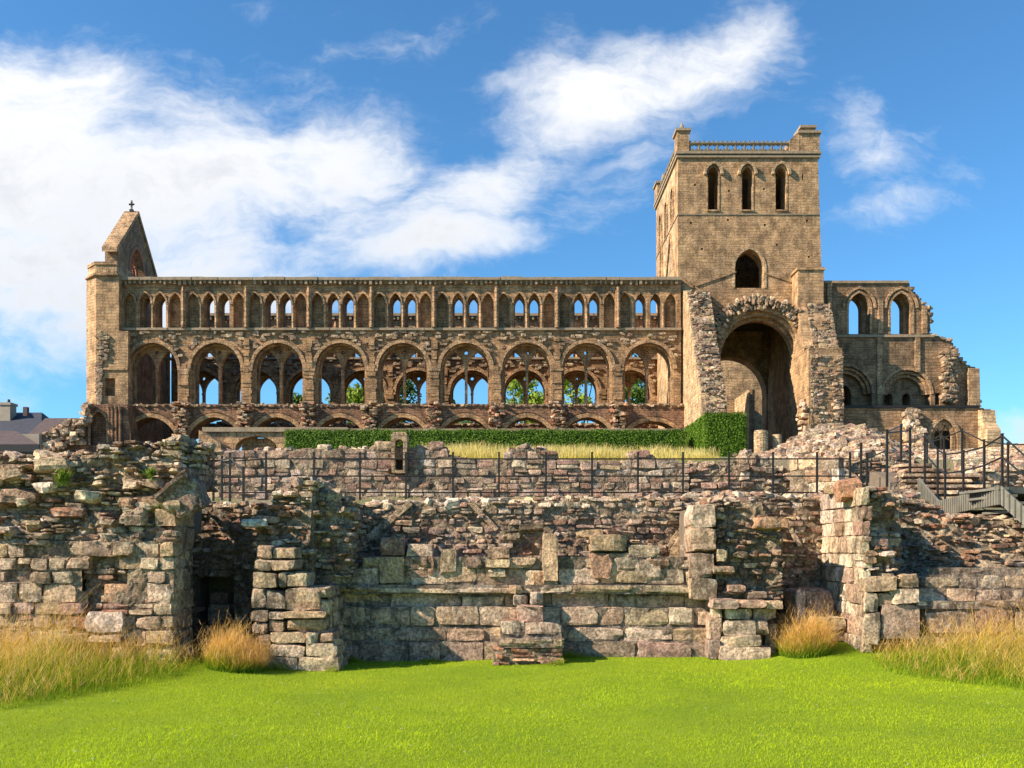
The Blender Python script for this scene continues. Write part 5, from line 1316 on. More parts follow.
mb = MB(); xc = -28.45; mb.box(xc - 0.12, xc + 0.12, 67.2, 67.44, 26.9, 27.12); mb.box(xc - 0.05, xc + 0.05, 67.27, 67.37, 27.12, 27.72); mb.tube((xc, 67.32, 27.1), (xc, 67.32, 27.3), 0.10, 0.05, n=6)
mb.tube((xc - 0.19, 67.32, 27.5), (xc + 0.19, 67.32, 27.5), 0.07, n=6); mb.tube((xc, 67.32, 27.66), (xc, 67.32, 27.8), 0.08, 0.06, n=6)
mb.build('gable_cross', M['iron'], th)
th = thing('west_wall', 'tall back wall of the west front inside the nave, in shade behind the first arch', 'ruined wall', (-28.5, 68, 7.5))
mb = MB(); mb.box(-29.0, -27.95, 64.9, 73.6, 7.2, 19.49); mb.build('wall_face', M['choir'], th)

th = thing('aisle_stub', 'dark wall stub with blind arch and rubble slope, at the foot of the turret', 'ruined wall', (xw(80), 61.5, 7.5))
Ya = 61.6
prof = [(18, 446), (30, 442), (45, 436), (62, 428), (72, 422), (85, 420), (88, 408), (92, 404), (108, 403), (128, 404)]
out = [(X(18, Ya), 6.8), (X(135, Ya), 6.8)] + jag(W(prof[::-1], Ya), 0.12, 0.4, 31)
a_ = pointed_arch(X(99, Ya), 8 * Ya / F, Z(445, Ya), Z(424, Ya), 12 * Ya / F, 6)
mb = MB(); mb.plate(out, [a_], Ya, Ya + 0.35); mb.build('wall_face', M['arcade'], th, fix=True)
mb = MB(); mb.plate([(X(18, Ya), 6.8), (X(135, Ya), 6.8)] + W(prof[::-1], Ya), [], Ya + 0.353, Ya + 1.2); mb.build('wall_back', M['arcade'], th, fix=True)
mb = MB(); mb.band(a_, fat(a_, 0, 0.16), Ya - 0.08, Ya + 0.1); mb.build('arch_moulding', M['trim'], th, fix=True)
st = Stones(); fp = interp(W(prof, Ya))
for _ in range(330):
    p = rnd.uniform(0, 92); zt_ = fp(X(p, Ya)) - rnd.random() ** 1.5 * 1.6; s = rnd.uniform(0.12, 0.34)
    st.put((X(p, Ya), Ya - 0.1 - rnd.random() * 0.5, zt_), (s, s * 0.8, s * 0.55), rnd.uniform(3, 5), rnd.gauss(0, .3), rnd.gauss(0, .15), 0, pick(rnd.choice(['far', 'dark', 'tan'])), 0.15)
for p in (110, 113, 117, 121):
    column(mb := MB(), X(p, Ya), Ya - 0.08, 7.2, Z(407, Ya), 0.12); mb.build('wall_shaft', M['arcade'], th)
st.into(MB(), 3, 131).build('rubble_slope', M['stone_far'], th)

# ---- the crossing tower
YQ = 63.5
tw = thing('crossing_tower', 'massive square stone tower with three belfry lancets and a pierced parapet', 'tower', (X(750, YQ), 68, 7.5))
tx = lambda p: X(p, YQ); tz = lambda p: Z(p, YQ)
x0, x1, zt_ = tx(678), tx(818), tz(158)
arch = round_arch(tx(760.5), 42 * YQ / F, 7.6, tz(357), 20, 47 * YQ / F)
holes = [pointed_arch(tx(c), 5.2 * YQ / F, tz(210), tz(175), 8 * YQ / F, 5) for c in (713.2, 747.2, 780.8)]
holes.append(pointed_arch(tx(749.5), 14.5 * YQ / F, tz(288), tz(268), 19 * YQ / F, 7))
holes.append([(tx(802), tz(180)), (tx(803.3), tz(180)), (tx(803.3), tz(174)), (tx(802), tz(174))])
for (p, q) in ((690, 224), (727, 221), (764, 226), (806, 222), (701, 250), (776, 246), (808, 258), (728, 192), (763, 190), (694, 186)):
    holes.append([(tx(p), tz(q)), (tx(p + 2.0), tz(q)), (tx(p + 2.0), tz(q - 2.2)), (tx(p), tz(q - 2.2))])
mb = MB(); mb.plate([(x0, 7.2), (arch[0][0], 7.2)] + arch + [(arch[-1][0], 7.2), (tx(823), 7.2), (tx(822), tz(285)), (x1, zt_), (x0, zt_)], holes, YQ, YQ + 1.3); mb.build('south_wall', M['tower'], tw, fix=True)
yb = YQ + 9.6
wl = [pointed_arch(y_, 0.42, tz(215), tz(185), 0.6, 5) for y_ in (65.6, 68.2, 70.8)]
mb = MB(); mb.plate([(YQ + 1.303, 7.2), (yb - 1.303, 7.2), (yb - 1.303, zt_), (YQ + 1.303, zt_)], wl, x0, x0 + 1.2, axis='x'); mb.build('west_wall', M['dressed'], tw, fix=True)  # paler stone than the other faces: sunlight on the west side put into colour
mb = MB(); mb.plate([(YQ + 1.303, 7.2), (yb - 1.303, 7.2), (yb - 1.303, zt_), (YQ + 1.303, zt_)], wl, x1 - 1.2, x1, axis='x'); mb.build('east_wall', M['tower'], tw, fix=True)
na = round_arch(17.35, 2.95, 7.4, 14.1, 16)
mb = MB(); mb.plate([(x0, 7.2), (na[0][0], 7.2)] + na + [(na[-1][0], 7.2), (x1, 7.2), (x1, zt_), (x0, zt_)], [], yb - 1.3, yb); mb.build('north_wall', M['tower'], tw, fix=True)
mb = MB(); mb.box(x0 + 1.21, x1 - 1.21, YQ + 1.31, yb - 1.31, 19.1, 19.35); mb.build('ringing_floor', M['bark'], tw)
mb = MB(); mb.box(x0 + 1.21, x1 - 1.21, YQ + 1.31, yb - 1.31, zt_ - 0.9, zt_ - 0.6); mb.build('roof', M['lead'], tw)  # unseen slab added to keep the belfry lancets dark
for c in (713.2, 747.2, 780.8):
    a_ = pointed_arch(tx(c), 7.2 * YQ / F, tz(175), tz(174), 9.5 * YQ / F, 6)
    mb = MB(); mb.band(a_, fat(a_, 0, 0.17), YQ - 0.22, YQ + 0.1); mb.build('hood_mould', M['dressed'], tw, fix=True)
    a_ = pointed_arch(tx(c), 5.3 * YQ / F, tz(210), tz(175), 8 * YQ / F, 6)
    mb = MB(); mb.band(a_, fat(a_, 0, 0.10), YQ - 0.03, YQ + 0.2); mb.box(tx(c - 6.4), tx(c + 6.4), YQ - 0.10, YQ + 0.3, tz(211.6), tz(210) - 0.002); mb.build('belfry_lancet', M['trim'], tw, fix=True)
a_ = pointed_arch(tx(749.5), 14.6 * YQ / F, tz(288), tz(268), 19 * YQ / F, 8)
mb = MB(); mb.band(a_, fat(a_, 0, 0.16), YQ - 0.05, YQ + 0.2); mb.build('window_moulding', M['dressed'], tw, fix=True)
for q, pr in ((215, 0.05), (158, 0.13), (154.6, 0.19)):
    mb = MB(); h_ = 0.08 if q == 215 else 0.17
    mb.box(x0 - pr, x1 + pr, YQ - pr, YQ + 0.2, tz(q) + 0.003, tz(q) + h_); mb.box(x0 - pr, x0 + 0.2, YQ + 0.203, yb + pr, tz(q) + 0.003, tz(q) + h_); mb.box(x1 - 0.2, x1 + pr, YQ + 0.203, yb + pr, tz(q) + 0.003, tz(q) + h_); mb.box(x0 + 0.203, x1 - 0.203, yb - 0.2, yb + pr, tz(q) + 0.003, tz(q) + h_)
    mb.build('string_course', M['coping'], tw)
# roof crease: the slanting drip stones of the lost transept roof
for a, b_ in (((692, 287), (736, 272)), ((764, 273), (797, 284)), ((680, 275), (722, 309))):
    p = Vector((tx(a[0]), 0, tz(a[1]))); q = Vector((tx(b_[0]), 0, tz(b_[1]))); d = (q - p).normalized(); n_ = Vector((-d.z, 0, d.x)) * 0.05
    mb = MB(); mb.plate([(v.x, v.z) for v in (p - n_, q - n_, q + n_, p + n_)], [], YQ - 0.08, YQ + 0.1); mb.build('roof_crease', M['tower'], tw, fix=True)
for (ya_, za_), (yc_, zc_) in (((64.0, 20.4), (66.3, 25.0)), ((66.3, 25.0), (68.9, 20.4)), ((69.3, 20.6), (70.2, 27.5)), ((70.2, 27.5), (71.2, 20.6))):
    p = Vector((0, ya_, za_)); q = Vector((0, yc_, zc_)); d = (q - p).normalized(); n_ = Vector((0, -d.z, d.y)) * 0.09
    mb = MB(); mb.plate([(v.y, v.z) for v in (p - n_, q - n_, q + n_, p + n_)], [], x0 - 0.12, x0 + 0.1, axis='x'); mb.build('roof_crease', M['trim'], tw, fix=True)
for y_ in (65.6, 68.2, 70.8):
    a_ = pointed_arch(y_, 0.46, tz(215), tz(185), 0.6, 5); mb = MB(); mb.band(a_, fat(a_, 0, 0.16), x0 - 0.10, x0 + 0.1, axis='x'); mb.build('hood_mould', M['trim'], tw, fix=True)
# parapet: posts and pierced crosses between two rails
zb0, zb1 = tz(154.6) + 0.18, tz(142.5)
def parapet(p, q, n, nm='parapet'):
    p = Vector(p); q = Vector(q); t = (q - p); L = t.length; u = t / L
    mb = MB()
    def bar(a, b_, r, n_=6): mb.tube(a, b_, r, n=n_)
    up = Vector((0, 0, 1)); h = zb1 - zb0
    for r_, zz in ((0.11, zb1 - 0.08), (0.09, zb0 + 0.06)): bar(p + up * zz, q + up * zz, r_)
    for i in range(n + 1): bar(p + u * (L * i / n) + up * zb0, p + u * (L * i / n) + up * (zb1 + 0.10), 0.075)
    for i in range(n):
        a = p + u * (L * i / n); b_ = p + u * (L * (i + 1) / n); m_ = (a + b_) / 2
        c = m_ + up * (zb0 + h * 0.5); k = L / n
        for sx in (-1, 1):
            for sz in (-1, 1):
                bar(m_ + u * sx * k * 0.46 + up * (zb0 + h * (0.5 + 0.42 * sz)), m_ + u * sx * k * 0.17 + up * (zb0 + h * (0.5 + 0.16 * sz)), 0.075, 5)
        bar(m_ + up * (zb1 - 0.06), m_ + up * (zb1 + 0.14), 0.06)
    mb.build(nm, M['parapet'], tw)
parapet((tx(690), YQ + 0.02, 0), (tx(790), YQ + 0.02, 0), 11); parapet((x0 + 0.02, YQ + 1.2, 0), (x0 + 0.02, yb - 1.1, 0), 9); parapet((x0 + 1.2, yb - 0.05, 0), (x1 - 1.2, yb - 0.05, 0), 10); parapet((x1 - 0.02, YQ + 2.2, 0), (x1 - 0.02, yb - 1.1, 0), 8)
def turret(xa, xb, ya, yc, z0, z1, capd, fin):
    mb = MB(); mb.box(xa, xb, ya, yc, z0, z1); mb.build('corner_turret', M['tower'], tw)
    mb = MB(); mb.box(xa - 0.12, xb + 0.12, ya - 0.12, yc + 0.12, z1 + 0.003, z1 + 0.18); mb.box(xa, xb, ya, yc, z1 + 0.182, z1 + 0.182 + capd, top=((xb - xa) * 0.38, (xb - xa) * 0.38, (yc - ya) * 0.38, (yc - ya) * 0.38))
    if fin:
        xm, ym = (xa + xb) / 2, (ya + yc) / 2; mb.tube((xm, ym, z1 + 0.1 + capd), (xm, ym, z1 + 0.4 + capd), 0.12, 0.14, n=6); mb.tube((xm, ym, z1 + 0.4 + capd), (xm, ym, z1 + 0.78 + capd), 0.15, 0.02, n=6)
    mb.build('turret_cap', M['coping'], tw)
zp = tz(154.6) + 0.175
turret(x0 - 0.06, tx(689), YQ - 0.08, YQ + 1.1, zp, tz(131.5), 0.12, True)
turret(tx(799), x1 + 0.08, YQ - 0.08, YQ + 1.9, zp, tz(134), 0.05, False); turret(tx(802), tx(815), YQ + 0.1, YQ + 1.4, tz(134) + 0.24, tz(127.5), 0.22, False)
mb = MB(); mb.plate([(tx(789), zp), (tx(799) - 0.003, zp), (tx(799) - 0.003, tz(133)), (tx(797), tz(133)), (tx(789), tz(141))], [], YQ - 0.10, YQ + 1.6); mb.build('turret_shoulder', M['tower'], tw, fix=True)
turret(x0 - 0.12, x0 + 1.1, yb - 1.1, yb + 0.12, zp, zp + 1.25, 0.3, True); turret(x1 - 1.1, x1 + 0.12, yb - 1.1, yb + 0.12, zp, zp + 1.25, 0.3, False)

# ---- transept: the great arch with its ragged ring, wall stubs and piers
th = thing('transept_arch', 'great round arch with a ragged ring of broken voussoirs at the foot of the tower', 'ruined arch', (tx(760), 62.5, 7.5))
YP = 61.9; px_ = lambda p: X(p, YP); pz = lambda q: Z(q, YP)
a_ = round_arch(px_(760.5), 43 * YP / F, 7.4, pz(357), 22, 46 * YP / F)
ou = fat(a_, 0, 0.95); ou = [ou[0]] + [(x + 0.12 * n1(i * 3.3, 5), z + 0.12 * n1(i * 4.1, 6)) for i, (x, z) in enumerate(ou[1:-1])] + [ou[-1]]
mb = MB(); mb.band(a_, ou, YP, YQ - 0.003); mb.build('arch_ring', M['tower'], th, fix=True)
for k, (r0, r1, ya, yc) in enumerate([(-0.22, 0.02, YP + 0.35, YP + 0.8), (-0.42, -0.2, YP + 0.9, YP + 1.5)]):
    i_ = fat(a_, 0, r0); o2 = fat(a_, 0, r1); mb = MB(); mb.band(i_, o2, ya, yc); mb.build('arch_order', M['trim'], th, fix=True)
st = Stones()
for i in range(340):
    t = math.radians(rnd.uniform(-8, 188)); rr = rnd.uniform(1.06, 1.34); R = 43 * YP / F
    s = rnd.uniform(0.10, 0.24)
    st.put((px_(760.5) + R * rr * math.cos(t), YP + 0.05 - rnd.random() * 0.25, pz(357) + R * rr * 1.07 * math.sin(t)), (s * 0.8, 0.20, s * 0.5), rnd.uniform(5, 9), 0, t, 0, pick(rnd.choice(['far', 'tan', 'far'])), 0.12)
st.into(MB(), 3, 140).build('broken_voussoirs', M['stone_far'], th)

th = thing('transept_stub', 'ragged sloping wall stub with a bright side, between the nave and the great arch', 'ruined wall', (12.6, 58, 7.5))
pf = [(63.45, 7.0), (56.6, 7.0), (56.7, 9.6), (57.3, 11.8), (58.6, 13.6), (59.8, 15.6), (60.6, 17.2), (61.4, 18.6), (61.9, 19.4), (63.45, 19.9)]
mb = MB(); mb.plate([pf[0]] + jag(pf[1:], 0.10, 0.45, 61), [], 12.0, 13.6, axis='x'); mb.build('wall_face', M['dressed'], th, fix=True)
st = Stones()
pz_ = sorted([(q[1], q[0]) for q in pf[1:-1]]); py_ = lambda z: float(np.interp(z, [q[0] for q in pz_], [q[1] for q in pz_]))
lay(st, 12.02, 13.62, 7.0, 19.5, lambda x, z: py_(z) - 0.10 + 0.14 * n2(x * 1.1, z * 0.9, 62), (0.13, 0.27), (1.0, 2.6), (3.2, 5.5), 0.22, 0.07, 0.15, lambda x, z: rnd.choice(['far', 'dark', 'rubble', 'dark', 'far']), 0.012, 0.10, 0.2, None, 0.07, seed=63)
st.into(MB(), 3, 141).build('broken_edge', M['stone_far'], th)

th = thing('transept_pier', 'ragged pier with a broken stepped top, between the great arch and the choir', 'ruined pier', (20.7, 60, 7.5))
mb = MB(); mb.box(19.55, 21.75, 59.3, YQ - 0.004, 7.0, Z(348, 59.3)); mb.build('lower_block', M['tower'], th)
mb = MB(); mb.plate([(YQ - 0.005, Z(348, 59.3) + 0.003), (60.4, Z(348, 59.3) + 0.003)] + jag([(60.3, 15.2), (60.9, 16.4), (61.4, 17.6), (61.8, 18.3), (YQ - 0.005, 18.9)], 0.08, 0.4, 71), [], 19.6, 21.9, axis='x'); mb.build('middle_block', M['tower'], th, fix=True)
mb = MB(); mb.box(19.75, 21.5, 62.1, YQ - 0.006, 17.2, Z(270, 62.1)); mb.box(19.65, 21.6, 62.0, YQ - 0.006, Z(270, 62.1) + 0.003, Z(267.5, 62.1)); mb.build('upper_buttress', M['tower'], th)
st = Stones()
lay(st, 19.66, 21.84, 7.0, lambda x: 15.0 + 0.3 * n1(x * 2, 5), lambda x, z: 59.24 + 0.08 * n2(x * 1.2, z, 64) + max(0, z - 14.4) * 0.5, (0.13, 0.26), (1.0, 2.4), (3.5, 6), 0.2, 0.05, 0.13, lambda x, z: rnd.choice(['far', 'rubble', 'far', 'dark']), 0.012, 0.08, 0.2, None, 0.05, seed=65)
lay(st, 20.2, 21.9, 15.1, 18.6, lambda x, z: 60.22 + (z - 15.1) * 0.46, (0.16, 0.30), (1.0, 2.4), (4, 7), 0.2, 0.05, 0.12, 'far', 0.012, 0.08, 0.15, lambda x, z: not (20.5 < x < 21.1 and 16.6 < z < 17.9), 0.05, seed=66)
st.into(MB(), 3, 142).build('broken_rubble', M['stone_far'], th); st = Stones()
for _ in range(90):
    st.put((rnd.uniform(19.2, 19.7), rnd.uniform(59.3, 60.6), 7.5 + rnd.random() ** 2 * 4.2), (rnd.uniform(.1, .25), .2, rnd.uniform(.08, .17)), 5, rnd.gauss(0, .2), 0, 0, pick('tan'), 0.14)
st.into(MB(), 3, 143).build('fallen_rubble', M['stone_far'], th)
for (p, y_, q, r) in [(761, 56.9, 432, 0.44), (777, 57.1, 436, 0.30)]:
    mb = MB(); x_ = X(p, y_); z_ = Z(q, y_); mb.tube((x_, y_, 7.0), (x_, y_, z_), r, n=16); mb.tube((x_, y_, z_), (x_, y_, z_ + 0.08), r, r * 0.93, n=16)
    tag(mb.build('column_stump', M['dressed']), '' + ('larger' if r > 0.4 else 'slimmer') + ' of the two round column drums under the great arch', 'column')
th = thing('north_transept', 'sunlit rough wall seen deep inside through the great arch', 'ruined wall', (18, 81, 7.5))
mb = MB(); mb.plate([(13.5, 7.2), (27, 7.2)] + jag([(27, 21), (22, 20.5), (17, 19.8), (13.5, 19.6)], 0.15, 0.5, 81), [], 81, 82); mb.build('wall_face', M['dressed'], th, fix=True)
mb = MB(); mb.box(20.0, 20.5, 76, 80.9, 7.2, 15.2); mb.build('side_pier', M['dressed'], th)

# ---- the choir at the right
ch = thing('choir_wall', 'ruined choir wall with two tall pointed windows, its top stepping down away from the tower', 'ruined choir wall', (tx(890), YQ, 7.5))
YC_ = 63.9; cx = lambda p: X(p, YC_); cz = lambda q: Z(q, YC_)
stepdown = [(979, 410), (978, 388), (975, 368), (966, 366), (958, 357), (950, 340), (936, 337), (931, 334), (931, 309), (926, 306), (914, 292), (908, 283)]
out = [(cx(818), 7.2), (cx(981), 7.2)] + jag(W(stepdown, YC_), 0.14, 0.35, 91) + [(cx(818), cz(282))]
h1 = pointed_arch(cx(859), 10.5 * YC_ / F, cz(334), cz(308), 15 * YC_ / F, 7); h2 = pointed_arch(cx(901), 10.5 * YC_ / F, cz(334), cz(308), 15 * YC_ / F, 7)
g1 = round_arch(cx(845), 27 * YC_ / F, cz(406), cz(393), 14); g2 = round_arch(cx(907), 24 * YC_ / F, cz(406), cz(394), 14)
sl_ = [(cx(935), cz(405)), (cx(940), cz(405)), (cx(940), cz(393)), (cx(935), cz(393))]
mb = MB(); mb.plate(out, [h1, h2, g1, g2, sl_], YC_, YC_ + 0.75); mb.build('wall_face', M['choir'], ch, fix=True)
i1 = pointed_arch(cx(858.5), 7.2 * YC_ / F, cz(333), cz(307), 12 * YC_ / F, 6); i2 = pointed_arch(cx(900.5), 7.2 * YC_ / F, cz(333), cz(307), 12 * YC_ / F, 6)
j_ = [round_arch(cx(p), 4.2 * YC_ / F, cz(406), cz(396), 8) for p in (893, 911)] + [round_arch(cx(846), 9 * YC_ / F, cz(406), cz(392), 8)]
mb = MB(); mb.plate([(cx(818), 7.2), (cx(976), 7.2)] + W([(972, 370), (955, 360), (947, 343), (929, 338), (925, 310), (907, 285), (818, 285)], YC_), [i1, i2] + j_ + [[(cx(935.5), cz(404)), (cx(939), cz(404)), (cx(939), cz(396)), (cx(935.5), cz(396))]], YC_ + 0.753, YC_ + 1.4); mb.build('inner_wall', M['choir'], ch, fix=True)
mb = MB(); mb.box(cx(818), cx(965), YC_ + 2.6, YC_ + 3.0, 7.2, Z(352, YC_ + 2.6)); mb.build('added_back_wall', M['choir'], ch)  # wall added behind the gallery openings so they read dark
for h, w_ in ((h1, 0.16), (h2, 0.16)):
    mb = MB(); mb.band(h, fat(h, 0, w_), YC_ - 0.07, YC_ + 0.1); mb.build('window_moulding', M['trim'], ch, fix=True)
    hh = fat(h, 0, 0.30)[1:-1]; mb = MB(); mb.band(hh, fat(h, 0, 0.46)[1:-1], YC_ - 0.12, YC_ + 0.1); mb.build('hood_mould', M['trim'], ch, fix=True)
for gq in (g1, g2):
    for k in range(3):
        a_ = fat(gq[1:-1], 0, -0.02 - 0.22 * k); b_ = fat(gq[1:-1], 0, 0.17 - 0.22 * k); mb = MB(); mb.band(a_, b_, YC_ - 0.06 + 0.2 * k, YC_ + 0.2 + 0.2 * k); mb.build('arch_order', M['trim'], ch, fix=True)
mb = MB(); mb.box(cx(826), cx(934), YC_ - 0.14, YC_ + 0.1, cz(337.5), cz(335)); mb.build('string_course', M['coping'], ch)
mb = MB(); mb.box(cx(824), cx(908), YC_ - 0.12, YC_ + 1.0, cz(283.5), cz(281)); mb.build('cornice', M['coping'], ch)
for p, a, b_ in ((879, 406, 338), (829, 334, 284), (880, 334, 300), (924, 334, 306), (917, 372, 338)):
    mb = MB(); mb.box(cx(p - 2.4), cx(p + 2.4), YC_ - 0.14, YC_ + 0.05, cz(a), cz(b_)); mb.build('wall_shaft', M['trim'], ch)
mb = MB(); mb.box(cx(965), cx(978), YC_ - 0.55, YC_ - 0.003, 7.2, cz(369), top=(0.1, 0.05, 0.25, 0)); mb.build('end_buttress', M['tower'], ch)
st = Stones()
for _ in range(120):
    p = rnd.uniform(942, 953); q = rnd.uniform(352, 404)
    st.put((cx(p), YC_ - 0.1 - rnd.random() * 0.3, cz(q)), (rnd.uniform(.12, .3), .25, rnd.uniform(.08, .18)), rnd.uniform(3, 6), rnd.gauss(0, .1), rnd.gauss(0, .1), 0, pick('far'), 0.15)
for _ in range(200):
    i = rnd.randrange(len(stepdown) - 1); t = rnd.random(); a, b_ = stepdown[i], stepdown[i + 1]
    st.put((cx(a[0] + (b_[0] - a[0]) * t) - rnd.random() * 0.1, YC_ + rnd.random() * 1.2, cz(a[1] + (b_[1] - a[1]) * t)), (rnd.uniform(.1, .26), .2, rnd.uniform(.07, .15)), rnd.uniform(4, 7), rnd.gauss(0, .2), rnd.gauss(0, .1), 0, pick('far'), 0.12)
st.into(MB(), 3, 150).build('broken_edge', M['stone_far'], ch)

YO = 60.2; ox = lambda p: X(p, YO); oz = lambda q: Z(q, YO)
th = thing('chapel_wall', 'lower wall with dark coping and one pointed traceried window, in front of the choir', 'ruined wall', (ox(900), YO, 7.5))
hw = pointed_arch(ox(943.5), 13 * YO / F, oz(460), oz(438), 19 * YO / F, 8)
mb = MB(); mb.plate([(ox(826), 6.8), (ox(984), 6.8), (ox(984), oz(408)), (ox(826), oz(408))], [hw], YO, YO + 0.8); mb.build('wall_face', M['choir'], th, fix=True)
mb = MB(); mb.box(ox(826), ox(979), YO - 0.10, YO + 0.9, oz(408) + 0.003, oz(405.6)); mb.build('coping', M['iron'], th)
mb = MB(); mb.band(hw, fat(hw, 0, 0.26), YO - 0.12, YO + 0.1); mb.build('window_moulding', M['trim'], th, fix=True)
mb = MB(); i_ = fat(hw, 0, -0.28); mb.band(i_, fat(hw, 0, -0.02), YO + 0.12, YO + 0.3); mb.build('inner_order', M['trim'], th, fix=True)
mb = MB(); mb.box(ox(943), ox(944.4), YO + 0.4, YO + 0.5, oz(460), oz(434)); 
for sx in (-1, 1): mb.tube((ox(943.7), YO + 0.45, oz(434)), (ox(943.7 + sx * 5), YO + 0.45, oz(424)), 0.05, n=5); mb.tube((ox(943.7), YO + 0.45, oz(434)), (ox(943.7 + sx * 10), YO + 0.45, oz(440)), 0.05, n=5)
mb.build('tracery', M['trim'], th)
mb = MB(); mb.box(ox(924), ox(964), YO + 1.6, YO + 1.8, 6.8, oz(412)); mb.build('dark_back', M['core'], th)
mb = MB(); mb.plate([(59.0, 6.8), (YO - 0.003, 6.8), (YO - 0.003, oz(410)), (59.7, oz(411)), (59.5, oz(425)), (59.0, oz(432))], [], ox(978), ox(991), axis='x'); mb.build('corner_buttress', M['dressed'], th, fix=True)
mb = MB(); mb.box(ox(978) + 0.02, ox(991) - 0.02, YO, YO + 1.5, 6.8, oz(409)); mb.build('return_wall', M['choir'], th)
st = Stones()
for _ in range(150):
    t = rnd.random(); p = 911 + rnd.uniform(-1, 1) * (4 + 7 * t); q = 410 + 46 * t
    st.put((ox(p), YO - 0.15 - rnd.random() * 0.7 * t, oz(q)), (rnd.uniform(.14, .34), .25, rnd.uniform(.1, .2)), rnd.uniform(3, 6), rnd.gauss(0, .1), rnd.gauss(0, .1), 0, pick(rnd.choice(['far', 'tan', 'pale'])), 0.15)
st.into(MB(), 3, 151).build('torn_masonry', M['stone_far'], th)

# ================================================================== houses and trees beyond
def gable_roof(mb, x0, x1, y0, y1, ze, zr, hip=0.0):
    ym = (y0 + y1) / 2
    V = [(x0, y0, ze), (x1, y0, ze), (x1, y1, ze), (x0, y1, ze), (x0, ym, zr), (x1 - hip, ym, zr)]
    return mb.add(V, quads=[(0, 1, 5, 4), (2, 3, 4, 5)], tris=[(0, 4, 3), (1, 2, 5)])
Yh = 92.0; hx = lambda p: X(p, Yh); hz = lambda q: Z(q, Yh)
th = thing('slate_house', 'house with dark blue slate roof and wide stone chimney beyond the ruins', 'house', (hx(-20), 95, 8))
mb = MB(); mb.box(hx(-140), hx(36), 90.5, 99.5, 7.5, hz(438)); mb.build('wall', M['render'], th)
mb = MB(); gable_roof(mb, hx(-145), hx(52), 89.8, 100.2, hz(440) + 0.02, hz(408), 2.6); mb.build('roof', M['slate'], th)
mb = MB(); mb.box(hx(-7), hx(3.5), 93.2, 94.4, hz(420), hz(403)); mb.box(hx(-8), hx(4.5), 93.1, 94.5, hz(403) + 0.003, hz(400.5)); ck = mb.build('chimney', M['render'], th)
mb = MB(); mb.tube((hx(-1), 93.8, hz(400.5)), (hx(-1), 93.8, hz(396.5)), 0.16, 0.13); mb.build('chimney_pot', M['redtile'], ck)
Yh2 = 84.0
th = thing('brown_house', 'lower house with brownish roof and small chimney pot, beside the dark slate house', 'house', (X(45, Yh2), 86, 8))
mb = MB(); mb.box(X(14, Yh2), X(84, Yh2), 84.5, 92, 7.5, Z(438, Yh2)); mb.build('wall', M['render'], th)
mb = MB(); gable_roof(mb, X(22, Yh2), X(88, Yh2), 83.8, 92.6, Z(441, Yh2), Z(411.5, Yh2)); mb.build('roof', M['redtile'], th)
mb = MB(); xk = X(25.5, 88); mb.box(xk - 0.2, xk + 0.2, 87.9, 88.3, Z(416, 88), Z(407, 88)); mb.build('chimney_pot', M['redtile'], th)
Yh3 = 44.0
th = thing('dark_shed', 'dark open lean-to shed with a black eaves board behind the tall left rubble wall', 'shed', (X(0, Yh3), 46, 5.5))
mb = MB(); mb.add([(X(-160, Yh3), 44, Z(445, 44)), (X(40, Yh3), 44, Z(445, 44)), (X(16, 47), 47, Z(431, 47)), (X(-160, 47), 47, Z(423, 47)), (X(-160, Yh3), 44, Z(447, 44)), (X(40, Yh3), 44, Z(447, 44)), (X(16, 47), 47.02, Z(433, 47)), (X(-160, 47), 47.02, Z(425, 47))],
                  quads=[(0, 1, 2, 3), (7, 6, 5, 4), (0, 4, 5, 1), (1, 5, 6, 2), (2, 6, 7, 3), (3, 7, 4, 0)]); mb.build('roof', M['redtile'], th)
mb = MB(); mb.box(X(-160, Yh3), X(40, Yh3), 43.9, 43.98, Z(452, 44), Z(444.5, 44)); mb.build('eaves_board', M['iron'], th)
mb = MB(); mb.box(X(-160, Yh3), X(10, Yh3), 46.7, 46.95, 5, Z(434, 46.7)); mb.build('wall', M['render'], th)
mb = MB(); mb.box(X(17, Yh3) - 0.08, X(17, Yh3) + 0.08, 44.0, 44.16, 5, Z(447, 44) - 0.01); mb.build('post', M['render'], th)


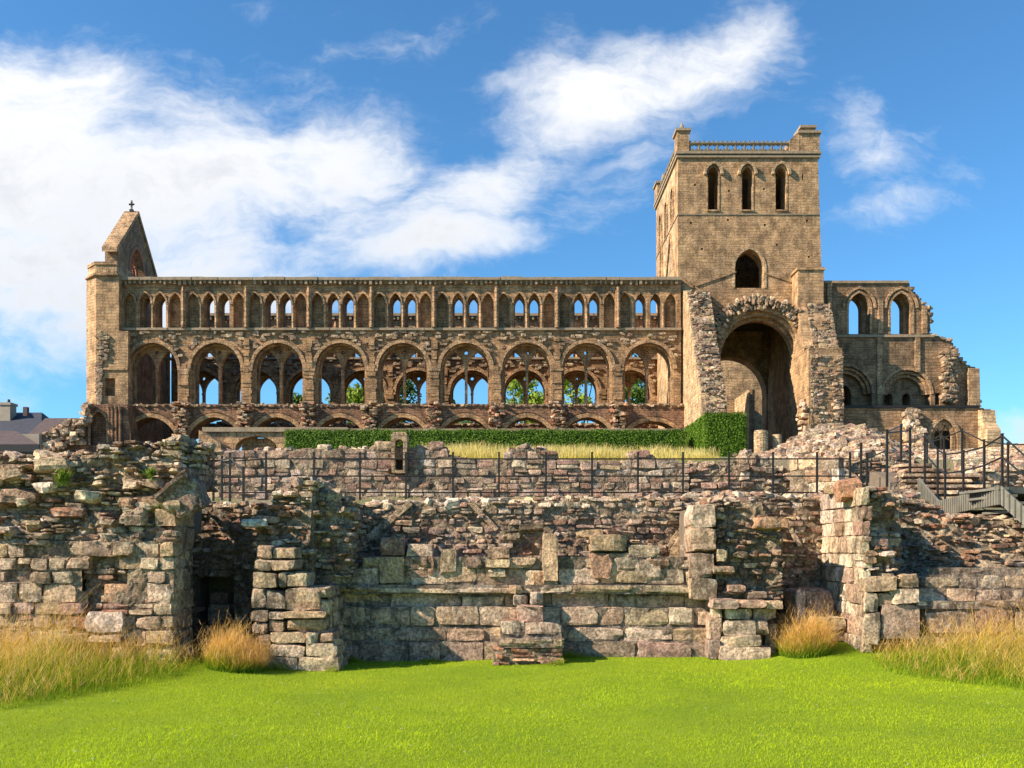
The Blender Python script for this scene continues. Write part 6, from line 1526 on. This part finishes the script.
def tree(px, Y, top, wd, label, col, n=3600, seed=0, ls=0.24):
    x = X(px, Y); zt_ = Z(top, Y); zb_ = float(ter_h(x, Y)); H = zt_ - zb_
    th = thing('broadleaf_tree', label, 'tree', (x, Y, zb_), 'trees behind the nave')
    r_ = random.Random(seed); mb = MB(); mb.tube((x, Y, zb_ - 0.3), (x, Y, zb_ + H * 0.45), 0.035 * H, 0.022 * H, n=9)
    clumps = []
    for i in range(34):
        a = r_.uniform(0, 6.283); h = r_.uniform(0.22, 0.97); rr = wd * (math.sin(min(1, h * 1.02) * math.pi) ** 0.6) * r_.uniform(0.25, 1.0) * 0.5
        c = Vector((x + rr * math.cos(a), Y + rr * math.sin(a), zb_ + H * h)); clumps.append((c, wd * r_.uniform(0.08, 0.17)))
        if i % 2 == 0: mb.tube((x, Y, zb_ + H * r_.uniform(0.15, 0.45)), c, 0.010 * H, 0.003 * H, n=5)
    mb.build('trunk', M['bark'], th)
    P = []; N = []; C = []
    for c, s in clumps:
        k = int(n / 34); d = rng.normal(0, 1, (k, 3)); d /= np.linalg.norm(d, axis=1)[:, None]; rad = s * rng.uniform(0.35, 1.05, (k, 1)) ** 0.6
        P.append(np.array(c) + d * rad * np.array([1.2, 1.2, 0.85])); N.append(d); C.append(np.tile(np.array(col) * r_.uniform(0.75, 1.25), (k, 1)) * rng.uniform(0.7, 1.3, (k, 1)))
    mb = MB(); leaves(mb, np.concatenate(P), np.concatenate(N), ls, np.concatenate(C), 0.8); mb.build('crown', M['leaf'], th)
DK, LT = (0.09, 0.15, 0.02), (0.22, 0.30, 0.03)
for i, (px, Y, top, wd, c, lab) in enumerate([
        (352, 104, 388, 9, LT, 'light green tree seen through the fourth gallery arch from the left'), (402, 100, 381, 9, DK, 'dark green tree filling the fifth arch of the nave from the left'),
        (300, 118, 398, 9, DK, 'small dark tree low behind the third arch of the nave'), (522, 102, 374, 10, LT, 'light green tree seen through the seventh arch of the nave'),
        (578, 98, 362, 11, LT, 'tall bright green tree behind the eighth arch of the nave'), (632, 104, 362, 10, DK, 'dark tree behind the last arch of the nave, beside the tower'),
        (468, 125, 420, 11, DK, 'low dark tree far behind the sixth arch, under open sky'), (444, 112, 392, 6, DK, 'narrow dark tree left of the sixth arch of the nave'), (700, 110, 366, 12, LT, 'bright tree hidden behind the tower, glimpsed through the great arch')]):
    tree(px, Y, top, wd, lab, c, 5600, 40 + i)
